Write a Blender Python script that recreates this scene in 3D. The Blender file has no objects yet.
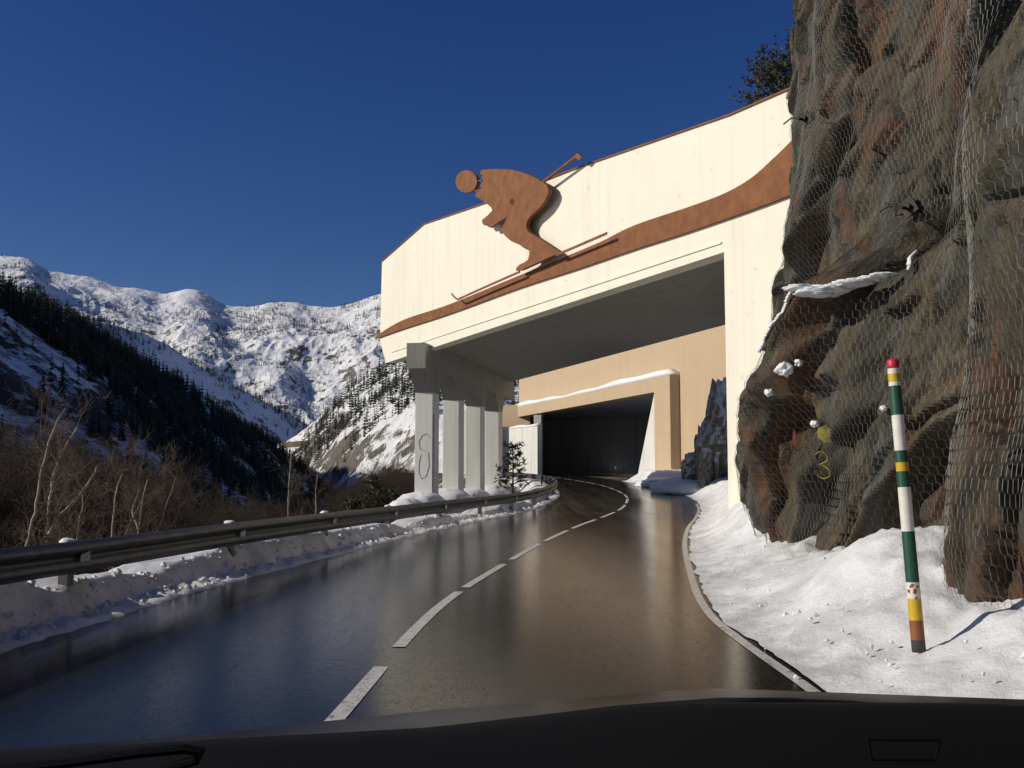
import bpy, bmesh, math, random
import numpy as np
from mathutils import Vector, Matrix

random.seed(7)
R = math.radians
scn = bpy.context.scene
col = scn.collection

# ------------------------------------------------------------------ camera, sky, sun, exposure
F_PX, CAM_Z, HOR = 1000.0, 1.4, 470.0
PITCH = math.atan((HOR - 384) / F_PX)
cam = bpy.data.cameras.new('camera')
cam_ob = bpy.data.objects.new('camera', cam)
col.objects.link(cam_ob)
cam.sensor_width = 36.0
cam.lens = 36.0 * F_PX / 1024
cam.clip_start, cam.clip_end = 0.05, 12000
cam_ob.location = (0, 0, CAM_Z)
cam_ob.rotation_euler = (R(90) + PITCH, 0, 0)
scn.camera = cam_ob

SUN_AZ, SUN_EL = math.atan2(-0.98, -0.17), R(27)
world = bpy.data.worlds.new('World')
scn.world = world
world.use_nodes = True
wn = world.node_tree
sky = wn.nodes.new('ShaderNodeTexSky')
sky.sky_type = 'NISHITA'
sky.sun_disc = False
sky.sun_elevation = SUN_EL
sky.sun_rotation = SUN_AZ
sky.altitude = 1500
sky.air_density = 1.0
sky.dust_density = 1.3
sky.ozone_density = 3.5
hsv = wn.nodes.new('ShaderNodeHueSaturation')
hsv.inputs['Saturation'].default_value = 1.27
hsv.inputs['Hue'].default_value = 0.519
wn.links.new(sky.outputs[0], hsv.inputs['Color'])
wn.links.new(hsv.outputs[0], wn.nodes['Background'].inputs[0])
wn.nodes['Background'].inputs[1].default_value = 0.06

sd = Vector((math.sin(SUN_AZ) * math.cos(SUN_EL), math.cos(SUN_AZ) * math.cos(SUN_EL), math.sin(SUN_EL)))
sun = bpy.data.lights.new('sun', 'SUN')
sun.energy = 3.9
sun.angle = R(0.5)
sun.color = (1.0, 0.92, 0.78)
sun_ob = bpy.data.objects.new('sun', sun)
col.objects.link(sun_ob)
sun_ob.rotation_euler = sd.to_track_quat('Z', 'Y').to_euler()
sun_ob.location = (-40, -10, 40)

vs = scn.view_settings
vs.view_transform = 'Standard'
vs.look = 'None'
vs.exposure = 0.0
vs.gamma = 1.0
vs.use_curve_mapping = False
scn.render.engine = 'CYCLES'
scn.cycles.use_denoising = True
scn.cycles.max_bounces = 6
scn.cycles.diffuse_bounces = 3
scn.cycles.glossy_bounces = 3
scn.cycles.sample_clamp_indirect = 6

# ------------------------------------------------------------------ helpers
def at(x, y, Y):
    """point of the photographed place seen at pixel x, y and lying Y metres ahead"""
    cp, sp = math.cos(PITCH), math.sin(PITCH)
    a, b = (x - 512) / F_PX, (384 - y) / F_PX
    d = Vector((a, cp - b * sp, sp + b * cp))
    return Vector((0, 0, CAM_Z)) + d * (Y / d.y)

def on_plane(x, y, p0, n):
    a = at(x, y, 1.0) - Vector((0, 0, CAM_Z))
    o = Vector((0, 0, CAM_Z))
    t = (p0 - o).dot(n) / a.dot(n)
    return o + a * t

_rng = np.random.RandomState(3)
_perm = _rng.permutation(512)
_val = _rng.rand(512)
def _h(i, j, s):
    return _val[(_perm[(i + s * 57) % 512] + j) % 512]
def vnoise(x, y, s=0):
    x = np.asarray(x, float); y = np.asarray(y, float)
    xi = np.floor(x).astype(int); yi = np.floor(y).astype(int)
    fx = x - xi; fy = y - yi
    fx = fx * fx * (3 - 2 * fx); fy = fy * fy * (3 - 2 * fy)
    a = _h(xi, yi, s) * (1 - fx) + _h(xi + 1, yi, s) * fx
    b = _h(xi, yi + 1, s) * (1 - fx) + _h(xi + 1, yi + 1, s) * fx
    return (a * (1 - fy) + b * fy) * 2 - 1
def fbm(x, y, o=4, s=0, gain=0.5):
    r = 0.0; a = 1.0; t = 0.0
    for k in range(o):
        r = r + a * vnoise(x, y, s + k * 3); t += a
        x = x * 2.03 + 11.3; y = y * 2.03 + 5.7; a *= gain
    return r / t
def ridged(x, y, o=4, s=0, gain=0.5):
    r = 0.0; a = 1.0; t = 0.0
    for k in range(o):
        r = r + a * (1 - 2 * np.abs(vnoise(x, y, s + k * 3))); t += a
        x = x * 2.1 + 3.1; y = y * 2.1 + 7.7; a *= gain
    return r / t
def voronoi(x, y, s=0):
    """per point: id hash of the nearest cell, offset to it, f2-f1"""
    xi = np.floor(x).astype(int); yi = np.floor(y).astype(int)
    b1 = np.full(x.shape, 9.0); b2 = np.full(x.shape, 9.0)
    hid = np.zeros(x.shape); gx = np.zeros(x.shape); gy = np.zeros(x.shape); ox = np.zeros(x.shape); oy = np.zeros(x.shape)
    for di in (-1, 0, 1):
        for dj in (-1, 0, 1):
            ci, cj = xi + di, yi + dj
            px = ci + _h(ci, cj, s); py = cj + _h(ci, cj, s + 1)
            d = np.hypot(x - px, y - py)
            nb = d < b1
            b2 = np.where(nb, b1, np.minimum(b2, d))
            b1 = np.where(nb, d, b1)
            hid = np.where(nb, _h(ci, cj, s + 2), hid)
            gx = np.where(nb, _h(ci, cj, s + 3) * 2 - 1, gx); gy = np.where(nb, _h(ci, cj, s + 4) * 2 - 1, gy)
            ox = np.where(nb, x - px, ox); oy = np.where(nb, y - py, oy)
    return hid, gx * ox + gy * oy, b2 - b1
def sstep(a, b, x):
    t = np.clip((np.asarray(x, float) - a) / (b - a), 0, 1)
    return t * t * (3 - 2 * t)

def mesh_np(name, verts, faces, m, parent=None, smooth=True, mats=None, midx=None):
    """verts (n,3), faces (k,3|4) numpy -> one linked object"""
    verts = np.asarray(verts, np.float32); faces = np.asarray(faces, np.int32)
    me = bpy.data.meshes.new(name)
    k, w = faces.shape
    me.vertices.add(len(verts)); me.vertices.foreach_set('co', verts.ravel())
    me.loops.add(k * w); me.loops.foreach_set('vertex_index', faces.ravel())
    me.polygons.add(k); me.polygons.foreach_set('loop_start', np.arange(0, k * w, w, dtype=np.int32))
    me.polygons.foreach_set('loop_total', np.full(k, w, np.int32))
    me.polygons.foreach_set('use_smooth', np.full(k, smooth, bool))
    for mm in (mats or [m]): me.materials.append(mm)
    if midx is not None: me.polygons.foreach_set('material_index', np.asarray(midx, np.int32))
    me.update(calc_edges=True); me.validate()
    return link(name, me, parent)
def link(name, me, parent=None):
    o = bpy.data.objects.new(name, me); col.objects.link(o)
    if parent is not None: o.parent = parent
    return o
def grid_faces(nu, nv):
    i, j = np.meshgrid(np.arange(nu - 1), np.arange(nv - 1), indexing='ij')
    a = (i * nv + j).ravel()
    return np.stack([a, a + nv, a + nv + 1, a + 1], 1)
def obj(name, bm, m, parent=None, smooth=False, bevel=0.0):
    bmesh.ops.recalc_face_normals(bm, faces=bm.faces)
    me = bpy.data.meshes.new(name); bm.to_mesh(me); bm.free()
    for mm in (m if isinstance(m, list) else [m]): me.materials.append(mm)
    if smooth:
        for p in me.polygons: p.use_smooth = True
    o = link(name, me, parent)
    if bevel:
        b = o.modifiers.new('bevel', 'BEVEL'); b.width = bevel; b.segments = 2; b.limit_method = 'ANGLE'
    return o
def tag(o, label=None, cat=None, group=None, kind=None):
    if label: o['label'] = label
    if cat: o['category'] = cat
    if group: o['group'] = group
    if kind: o['kind'] = kind
    return o
def empty(name, loc, label, cat, group=None):
    o = bpy.data.objects.new(name, None); col.objects.link(o); o.location = loc
    return tag(o, label, cat, group)
def prism(bm, pts, vec, mi=0):
    """closed polygon pts (3d) pushed along vec"""
    a = [bm.verts.new(p) for p in pts]; b = [bm.verts.new(Vector(p) + Vector(vec)) for p in pts]
    fs = [bm.faces.new(a), bm.faces.new(b[::-1])]
    n = len(a)
    for i in range(n): fs.append(bm.faces.new((a[i], b[i], b[(i + 1) % n], a[(i + 1) % n])))
    for f in fs: f.material_index = mi
    return fs
def box(bm, c, ax, ay, az, mi=0):
    """box from corner-centre c with half-axis vectors"""
    c, ax, ay, az = map(Vector, (c, ax, ay, az))
    return prism(bm, [c - ax - ay - az, c + ax - ay - az, c + ax + ay - az, c - ax + ay - az], az * 2, mi)
def tube(bm, pts, rad, n=8, mi=0, caps=True):
    pts = [Vector(p) for p in pts]
    rad = rad if hasattr(rad, '__len__') else [rad] * len(pts)
    rings = []
    for i, p in enumerate(pts):
        d = (pts[min(i + 1, len(pts) - 1)] - pts[max(i - 1, 0)]).normalized()
        s = d.orthogonal().normalized() if i == 0 else (s - d * s.dot(d)).normalized()
        t = d.cross(s)
        rings.append([bm.verts.new(p + (s * math.cos(2 * math.pi * k / n) + t * math.sin(2 * math.pi * k / n)) * rad[i]) for k in range(n)])
    for i in range(len(rings) - 1):
        for k in range(n):
            f = bm.faces.new((rings[i][k], rings[i][(k + 1) % n], rings[i + 1][(k + 1) % n], rings[i + 1][k])); f.material_index = mi
    if caps:
        bm.faces.new(rings[0][::-1]).material_index = mi; bm.faces.new(rings[-1]).material_index = mi
def prisms_np(A, B, ra, rb, n=3):
    """many thin n-sided struts, vectorised -> verts, faces"""
    A = np.asarray(A, float); B = np.asarray(B, float)
    d = B - A; d /= np.maximum(np.linalg.norm(d, axis=1, keepdims=True), 1e-9)
    up = np.where(np.abs(d[:, 2:3]) > 0.9, np.array([[1., 0, 0]]), np.array([[0, 0, 1.]]))
    s = np.cross(d, up); s /= np.linalg.norm(s, axis=1, keepdims=True); t = np.cross(d, s)
    ra = np.broadcast_to(np.asarray(ra, float), (len(A),))[:, None]; rb = np.broadcast_to(np.asarray(rb, float), (len(A),))[:, None]
    V = []
    for P, r in ((A, ra), (B, rb)):
        for k in range(n):
            an = 2 * math.pi * k / n
            V.append(P + (s * math.cos(an) + t * math.sin(an)) * r)
    V = np.stack(V, 1).reshape(-1, 3)
    base = np.arange(len(A))[:, None] * (2 * n)
    F = np.stack([np.concatenate([base + k, base + (k + 1) % n, base + n + (k + 1) % n, base + n + k], 1) for k in range(n)], 1).reshape(-1, 4)
    return V, F

# ------------------------------------------------------------------ materials
class M_:
    def __init__(s, name):
        s.m = bpy.data.materials.new(name); s.m.use_nodes = True
        s.t = s.m.node_tree; s.b = s.t.nodes['Principled BSDF']
        s.co = s.t.nodes.new('ShaderNodeTexCoord')
    def n(s, typ, **kw):
        nd = s.t.nodes.new(typ)
        for k, v in kw.items():
            if k in nd.inputs: nd.inputs[k].default_value = v
            else: setattr(nd, k, v)
        return nd
    def l(s, a, b): s.t.links.new(a, b)
    def noise(s, scale, detail=6, rough=0.55, stretch=None, rot=None, dist=0.0):
        nd = s.n('ShaderNodeTexNoise', Scale=scale, Detail=detail, Roughness=rough, Distortion=dist)
        src = s.co.outputs['Object']
        if stretch or rot:
            mp = s.n('ShaderNodeMapping')
            mp.vector_type = 'TEXTURE'
            mp.inputs['Scale'].default_value = tuple(1 / x for x in (stretch or (1, 1, 1)))
            mp.inputs['Rotation'].default_value = rot or (0, 0, 0)
            s.l(src, mp.inputs['Vector']); src = mp.outputs[0]
        s.l(src, nd.inputs['Vector'])
        return nd.outputs['Fac']
    def ramp(s, fac, stops):
        r = s.n('ShaderNodeValToRGB'); e = r.color_ramp.elements
        while len(e) < len(stops): e.new(0.5)
        for k, (p, c) in enumerate(stops):
            e[k].position = p; e[k].color = (*c, 1) if len(c) == 3 else c
        s.l(fac, r.inputs[0]); return r.outputs[0]
    def val(s, fac, a, b, lo=0.0, hi=1.0):
        r = s.n('ShaderNodeMapRange'); r.inputs[1].default_value = a; r.inputs[2].default_value = b
        r.inputs[3].default_value = lo; r.inputs[4].default_value = hi
        s.l(fac, r.inputs[0]); return r.outputs[0]
    def mix(s, fac, a, b, mode='MIX'):
        x = s.n('ShaderNodeMix', data_type='RGBA', blend_type=mode)
        for inp, v in ((x.inputs[0], fac), (x.inputs[6], a), (x.inputs[7], b)):
            if isinstance(v, (int, float)): inp.default_value = v
            elif isinstance(v, tuple): inp.default_value = (*v, 1)
            else: s.l(v, inp)
        return x.outputs[2]
    def math(s, op, a, b=0.0):
        x = s.n('ShaderNodeMath', operation=op)
        for inp, v in ((x.inputs[0], a), (x.inputs[1], b)):
            if isinstance(v, (int, float)): inp.default_value = v
            else: s.l(v, inp)
        return x.outputs[0]
    def bump(s, h, strength=0.3, dist=0.02, prev=None):
        x = s.n('ShaderNodeBump', Strength=strength, Distance=dist)
        s.l(h, x.inputs['Height'])
        if prev is not None: s.l(prev, x.inputs['Normal'])
        s.l(x.outputs[0], s.b.inputs['Normal']); return x.outputs[0]
    def set(s, base=None, rough=None, metal=None, spec=None):
        for k, v in (('Base Color', base), ('Roughness', rough), ('Metallic', metal), ('Specular IOR Level', spec)):
            if v is None: continue
            if isinstance(v, tuple): s.b.inputs[k].default_value = (*v, 1)
            elif isinstance(v, (int, float)): s.b.inputs[k].default_value = v
            else: s.l(v, s.b.inputs[k])
        return s

def mottled(name, c1, c2, scale=3.0, rough=0.8, bump=0.15, bd=0.01, fine=40, metal=0.0, stretch=None):
    m = M_(name)
    m.set(m.ramp(m.noise(scale, 8, 0.6, stretch), [(0.3, c1), (0.7, c2)]), rough, metal)
    if bump: m.bump(m.noise(fine, 4), bump, bd)
    return m.m

def painted_wall(name, c, stain, joints=2.4, streak=0.5):
    m = M_(name)
    big = m.noise(0.5, 5, 0.6)
    st = m.noise(1.0, 7, 0.65, (2.2, 2.2, 0.12))
    spots = m.noise(3.5, 8, 0.7)
    base = m.mix(m.val(big, 0.35, 0.75, 0, 0.35), c, tuple(x * 0.86 for x in c))
    base = m.mix(m.val(st, 0.50, 0.74, 0, streak), base, stain)
    base = m.mix(m.val(spots, 0.62, 0.74, 0, 0.6), base, tuple(x * 0.55 for x in stain))
    m.set(base, 0.85)
    m.bump(m.noise(18, 6, 0.6), 0.12, 0.01)
    return m.m

MAT = {}
MAT['cream'] = painted_wall('cream_render', (0.80, 0.77, 0.655), (0.46, 0.39, 0.27), streak=0.28)
MAT['tan'] = painted_wall('tan_render', (0.52, 0.395, 0.26), (0.36, 0.26, 0.165), streak=0.3)
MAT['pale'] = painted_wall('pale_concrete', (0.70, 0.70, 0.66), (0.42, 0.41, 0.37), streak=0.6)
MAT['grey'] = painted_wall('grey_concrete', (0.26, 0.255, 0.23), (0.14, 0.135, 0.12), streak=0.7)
MAT['tunnel'] = painted_wall('tunnel_concrete', (0.42, 0.42, 0.39), (0.20, 0.20, 0.18), streak=0.8)
MAT['corten'] = mottled('weathered_steel', (0.155, 0.058, 0.022), (0.25, 0.10, 0.038), 2.5, 0.85, 0.2, 0.004, 30)
MAT['galv'] = mottled('galvanised_steel', (0.06, 0.064, 0.066), (0.13, 0.134, 0.135), 4, 0.5, 0.05, 0.002, 60, 0.5)
MAT['wire'] = mottled('wire', (0.055, 0.058, 0.055), (0.16, 0.16, 0.145), 2.0, 0.55, 0, metal=0.3)
MAT['steel'] = mottled('bolt_steel', (0.022, 0.020, 0.018), (0.055, 0.045, 0.036), 9, 0.7, 0.1, 0.003, 60, 0.5)
MAT['black'] = mottled('dash_plastic_shaded', (0.0015, 0.0015, 0.0017), (0.003, 0.003, 0.0032), 6, 0.8, 0.2, 0.0012, 420)  # darker than black plastic: the missing cabin shade is put into the colour
MAT['black'].node_tree.nodes['Principled BSDF'].inputs['Specular IOR Level'].default_value = 0.12
MAT['rubber'] = mottled('wiper_rubber', (0.008, 0.008, 0.008), (0.016, 0.016, 0.016), 9, 0.5, 0)
m = M_('car_paint'); m.set((0.007, 0.0068, 0.0064), 0.3, spec=0.12); m.bump(m.noise(160, 3), 0.08, 0.001); MAT['paint'] = m.m

def snow_mat(name, dirt, scale=1.0, glint=True):
    m = M_(name)
    n1 = m.noise(1.3 * scale, 8, 0.62); n2 = m.noise(9 * scale, 6, 0.7)
    c = m.mix(m.val(n1, 0.42, 0.72, 0, dirt), (0.82, 0.83, 0.85), (0.42, 0.40, 0.36))
    c = m.mix(m.val(n2, 0.6, 0.8, 0, dirt * 0.9), c, (0.30, 0.28, 0.24))
    m.set(c, 0.6)
    b = m.bump(m.noise(7 * scale, 8, 0.7), 0.6, 0.05)
    m.bump(m.noise(45 * scale, 5, 0.7), 0.5, 0.015, b)
    return m.m
MAT['snow'] = snow_mat('bank_snow', 0.6)
MAT['dirty_snow'] = snow_mat('dirty_snow', 0.9)
MAT['clean_snow'] = snow_mat('clean_snow', 0.06)

# wet road
m = M_('wet_asphalt')
grain = m.noise(130, 4, 0.7); mid = m.noise(1.1, 6, 0.6, (1.6, 0.35, 1)); patch = m.noise(0.35, 5, 0.55)
lane = m.noise(0.9, 4, 0.5, (2.2, 0.08, 1))
wet = m.math('ADD', m.math('MULTIPLY', mid, 0.45), m.math('ADD', m.math('MULTIPLY', patch, 0.3), m.math('MULTIPLY', lane, 0.25)))
agg = m.noise(75, 6, 0.8); agg2 = m.noise(16, 6, 0.75, (1.4, .5, 1))
track = m.noise(0.9, 3, 0.5, (2.6, 0.05, 1))
dry = m.math('MULTIPLY', m.val(agg, 0.46, 0.62), m.val(m.math('ADD', m.math('MULTIPLY', agg2, 0.5), m.math('ADD', m.math('MULTIPLY', wet, 0.3), m.math('MULTIPLY', track, 0.2))), 0.395, 0.61))
m.set(m.mix(dry, (0.010, 0.010, 0.0105), (0.022, 0.0215, 0.021)), m.val(dry, 0.0, 1.0, 0.03, 0.55), spec=m.val(dry, 0, 1, 0.5, 0.1))
m.b.inputs['IOR'].default_value = 1.19
b = m.bump(m.noise(1.0, 4, 0.7, (5, 42, 1)), 0.055, 0.02)
m.bump(agg, 0.10, 0.003, b)
MAT['asphalt'] = m.m
m = M_('worn_paint')
w = m.noise(14, 9, 0.78)
m.set(m.mix(m.val(w, 0.50, 0.62), (0.62, 0.60, 0.57), (0.16, 0.16, 0.15)), m.val(w, 0.4, 0.7, 0.25, 0.5))
m.bump(m.noise(110, 4, 0.7), 0.2, 0.008)
MAT['line'] = m.m

# rock face: grey-brown schist with rusty seams
m = M_('schist')
st = (1.5, 1.5, 0.28); rot = (R(6), R(24), 0)
n1 = m.noise(1.1, 10, 0.66, st, rot, 0.4); n2 = m.noise(0.55, 7, 0.6, (1.5, 1.5, .22), rot, 0.5); n3 = m.noise(5, 10, 0.75, (1.6, 1.6, 0.4), rot); n4 = m.noise(0.9, 8, 0.65, (2.2, 2.2, 0.16), (0, R(10), 0), 0.3)
n5 = m.noise(1.3, 9, 0.7, (2.6, 2.6, 0.2), rot, .3)
c = m.ramp(n1, [(0.33, (0.018, 0.016, 0.012)), (0.45, (0.047, 0.040, 0.026)), (0.55, (0.082, 0.067, 0.037)), (0.68, (0.135, 0.115, 0.072))])
c = m.mix(m.val(n2, 0.505, 0.57, 0, 0.88), c, m.ramp(n3, [(0.35, (0.040, 0.020, 0.011)), (0.5, (0.10, 0.040, 0.015)), (0.65, (0.20, 0.074, 0.022))]))
c = m.mix(m.val(n4, 0.54, 0.62, 0, 0.75), c, (0.10, 0.10, 0.09))
c = m.mix(m.val(n5, 0.55, 0.63, 0, 0.85), c, (0.014, 0.012, 0.010))
c = m.mix(m.val(n3, 0.52, 0.72, 0, 0.7), c, m.mix(0.6, c, (0.015, 0.013, 0.011)))
m.set(c, m.val(n3, 0.3, 0.7, 0.45, 0.8))
b = m.bump(n3, 0.9, 0.05); m.bump(m.noise(34, 7, 0.75, (1.3, 1.3, 0.45), rot), 0.6, 0.012, b)
MAT['rock'] = m.m

def mountain_mat(name, lo, hi, sc, rockc, snowc=(0.80, 0.81, 0.83)):
    """snow lying where the ground is flat enough, bare rock and scrub where it is steep"""
    m = M_(name)
    g = m.n('ShaderNodeNewGeometry'); sep = m.n('ShaderNodeSeparateXYZ'); m.l(g.outputs['True Normal'], sep.inputs[0])
    n = m.noise(sc, 9, 0.68); n2 = m.noise(sc * 5, 6, 0.7)
    v = m.math('ADD', sep.outputs[2], m.math('MULTIPLY', m.math('SUBTRACT', m.math('ADD', m.math('MULTIPLY', n, 0.6), m.math('MULTIPLY', n2, 0.4)), 0.5), 1.5))
    f = m.val(v, lo, hi)
    rk = m.ramp(n2, [(0.35, tuple(x * 0.5 for x in rockc)), (0.65, rockc)])
    m.set(m.mix(f, rk, snowc), 0.8)
    m.bump(n2, 0.6, 2.0)
    return m.m
MAT['far_mountain'] = mountain_mat('far_mountain', 0.60, 0.69, 0.05, (0.15, 0.135, 0.115))
MAT['left_hill'] = mountain_mat('left_hill', 0.72, 0.86, 0.05, (0.035, 0.03, 0.022), (0.7, 0.72, 0.76))
MAT['outcrop'] = mountain_mat('outcrop_rock_lightened', 0.0, 0.25, 0.9, (0.30, 0.27, 0.22))  # paler, snowier rock; the sunlit look is put into its colour
m = M_('slope_soil')
n = m.noise(0.25, 8, 0.6); n2 = m.noise(1.5, 7, 0.7)
c = m.ramp(n2, [(0.3, (0.035, 0.024, 0.015)), (0.7, (0.09, 0.06, 0.036))])
m.set(m.mix(m.val(n, 0.52, 0.6), c, (0.6, 0.6, 0.61)), 0.9); m.bump(n2, 0.7, 0.2)
MAT['soil'] = m.m

MAT['fir'] = mottled('fir_needles', (0.018, 0.024, 0.014), (0.045, 0.055, 0.028), 0.3, 0.8, 0)
MAT['pine'] = mottled('pine_needles', (0.03, 0.035, 0.018), (0.085, 0.085, 0.04), 1.2, 0.7, 0)
MAT['bark'] = mottled('bark', (0.06, 0.042, 0.03), (0.13, 0.10, 0.075), 3, 0.9, 0.4, 0.01, 25)
MAT['birch'] = mottled('pale_bark', (0.15, 0.13, 0.10), (0.45, 0.39, 0.30), 1.8, 0.85, 0.3, 0.01, 25, stretch=(1, 1, 0.5))
MAT['twig'] = mottled('twigs', (0.028, 0.019, 0.014), (0.072, 0.047, 0.033), 0.8, 0.9, 0)

MAT['birch_twig'] = mottled('birch_twigs', (0.06, 0.045, 0.034), (0.15, 0.11, 0.082), 0.8, 0.9, 0)
# ------------------------------------------------------------------ the road
def catmull(P, n):
    P = np.array(P, float); out = []
    for i in range(1, len(P) - 2):
        p0, p1, p2, p3 = P[i - 1:i + 3]
        k = max(2, int(np.linalg.norm(p2 - p1) / n))
        t = np.linspace(0, 1, k, endpoint=False)[:, None]
        out.append(0.5 * ((2 * p1) + (-p0 + p2) * t + (2 * p0 - 5 * p1 + 4 * p2 - p3) * t ** 2 + (-p0 + 3 * p1 - 3 * p2 + p3) * t ** 3))
    return np.concatenate(out)
def road_z(Y):
    return 0.016 * np.maximum(np.asarray(Y, float) - 32, 0) * sstep(28, 44, Y)
CL = catmull([(-1.2, -45), (-1.25, -30), (-1.25, -10), (-1.2, 0), (-1.0, 5.6), (-.75, 10.4), (-.18, 14.7), (.66, 20), (1.7, 25.5), (2.9, 31), (4.25, 38),
              (5.2, 46), (5.5, 56), (5.2, 66), (3.8, 80), (2.0, 94), (-.4, 106), (-4, 116), (-7, 122)], 0.4)
seg = np.gradient(CL, axis=0); seg /= np.linalg.norm(seg, axis=1, keepdims=True)
NR = np.stack([seg[:, 1], -seg[:, 0]], 1)          # to the right of travel
ARC = np.concatenate([[0], np.cumsum(np.linalg.norm(np.diff(CL, axis=0), axis=1))])
HALF = 2.85
def wider(Y): return .2 * sstep(10.5, 5.5, Y)
def road_pt(i, off, z=0.0):
    p = CL[i] + NR[i] * (off + (float(wider(CL[i][1])) if off > 2 else 0))
    return (p[0], p[1], road_z(p[1]) + z)
def ribbon(name, offs, zs, m, i0=0, i1=None, zfun=None):
    idx = np.arange(len(CL))[i0:i1]
    V = []
    for o, z in zip(offs, zs):
        p = CL[idx] + NR[idx] * o
        V.append(np.stack([p[:, 0], p[:, 1], road_z(p[:, 1]) + z], 1))
    V = np.stack(V, 1)
    return mesh_np(name, V.reshape(-1, 3), grid_faces(len(idx), len(offs)), m)
offs = np.linspace(-HALF - 0.9, HALF + 0.5, 17)
tag(ribbon('road', offs, -0.02 * np.abs(offs + 0.0) / 3, MAT['asphalt']), 'wet dark asphalt mountain road curving under the avalanche galleries', kind='structure')
# painted lines: centre dashes and the right edge line
V, Fc = [], []
def add_line(a0, a1, off, w):
    ii = np.where((ARC >= a0) & (ARC <= a1))[0]
    if len(ii) < 2: return
    base = sum(len(v) for v in V)
    L = np.array([road_pt(i, off - w / 2, 0.004 - 0.02 * abs(off) / 3) for i in ii]); Rr = np.array([road_pt(i, off + w / 2, 0.004 - 0.02 * abs(off) / 3) for i in ii])
    V.append(np.stack([L, Rr], 1).reshape(-1, 3)); Fc.append(grid_faces(len(ii), 2) + base)
def arc_at(Y): return ARC[np.argmin(np.abs(CL[:, 1] - Y) + (np.abs(CL[:, 0]) > 20) * 99)]
a = arc_at(5.0)
for (y0, y1) in ((-14, -11), (-10, -7), (-6, -2.9), (-2, 1), (1.4, 4.2), (5.1, 7.4), (8.15, 11.6), (12.1, 15), (15.9, 19.2), (19.9, 23.3), (24.2, 28.6), (29.6, 33.5), (34.4, 38.5), (39.4, 43.2), (44, 48), (49, 53), (54, 58), (59, 63), (64, 68), (69, 73), (74, 78), (79, 83), (84, 88), (89, 93)):
    add_line(arc_at(y0), arc_at(y1), 0.0, 0.108)
add_line(arc_at(-20), arc_at(40), HALF - 0.13, 0.09)
o = mesh_np('road_markings', np.concatenate(V), np.concatenate(Fc), MAT['line'])
tag(o, 'worn white centre dashes and edge line painted on the road', kind='structure')

def signed_dist(x, y):
    """distance left (+) or right (-) of the road's centre line"""
    P = np.stack([np.ravel(x), np.ravel(y)], 1)
    sub = CL[::4]; nr = NR[::4]
    out = np.empty(len(P))
    for k in range(0, len(P), 20000):
        d = P[k:k + 20000, None, :] - sub[None]
        dd = (d ** 2).sum(2); j = dd.argmin(1)
        r = (d[np.arange(len(j)), j] * nr[j]).sum(1)
        out[k:k + 20000] = np.sqrt(dd[np.arange(len(j)), j]) * np.where(r > 0, -1, 1)
    return out.reshape(np.shape(x))

# ------------------------------------------------------------------ valley, hillside, mountains
def slope_z(x, y):
    d = signed_dist(x, y)
    z = road_z(np.clip(y, -30, 100))
    left = np.maximum(d - 4.4, 0)
    dz = -0.52 * left + 0.0042 * np.minimum(left, 55) ** 2
    z = z - 0.12 + np.where(d > 0, dz + sstep(0, 4, left) * fbm(np.asarray(x) / 7., np.asarray(y) / 7., 5, 3) * 1.3, 0)
    return z
gx, gy = np.meshgrid(np.arange(-95, 13, 1.0), np.arange(-40, 150, 1.0), indexing='ij')
gz = slope_z(gx, gy)
o = mesh_np('hillside', np.stack([gx, gy, gz], 2).reshape(-1, 3), grid_faces(*gx.shape), MAT['soil'])
tag(o, 'steep brown slope falling away below the road', kind='structure')

bm = bmesh.new()
bmesh.ops.create_circle(bm, cap_ends=True, radius=7000, segments=48)
for v in bm.verts: v.co.z = -34
tag(obj('valley_floor', bm, MAT['snow']), 'snow covered valley floor', kind='structure')

def crest(x, y, D):
    p = [at(a, b, d) for a, b, d in zip(x, y, D)]
    return np.array([(q.x, q.y, q.z) for q in p])

# left wooded hill: a ridge running away from the road on the left
CA = crest([-170, -60, 0, 60, 130, 200, 250, 285, 320], [250, 272, 292, 322, 360, 405, 438, 462, 486], [180, 230, 270, 320, 380, 440, 480, 515, 560])
def hillA(x, y):
    cx = np.interp(y, CA[:, 1], CA[:, 0]); cz = np.interp(y, CA[:, 1], CA[:, 2])
    cz = cz - 0.6 * np.maximum(180 - y, 0) - 0.4 * np.maximum(y - 560, 0)
    d = x - cx
    z = cz - np.where(d > 0, 0.86 * d, -0.5 * d)
    n = ridged(x / 70., y / 70., 5, 5) * 7 * sstep(-14, 25, np.abs(d)) + fbm(x / 22., y / 22., 4, 9) * 2.5
    gul = ridged((y + 0.9 * d) / 60., d / 400., 3, 21) * 6 * sstep(5, 40, d)
    return np.maximum(z + n + gul, -36)
gx, gy = np.meshgrid(np.linspace(-340, 10, 190), np.linspace(120, 640, 240), indexing='ij')
gz = hillA(gx, gy)
o = mesh_np('wooded_hill', np.stack([gx, gy, gz], 2).reshape(-1, 3), grid_faces(*gx.shape), MAT['left_hill'], smooth=False)
tag(o, 'dark hill with snow between the trees on the left', kind='structure')

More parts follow.
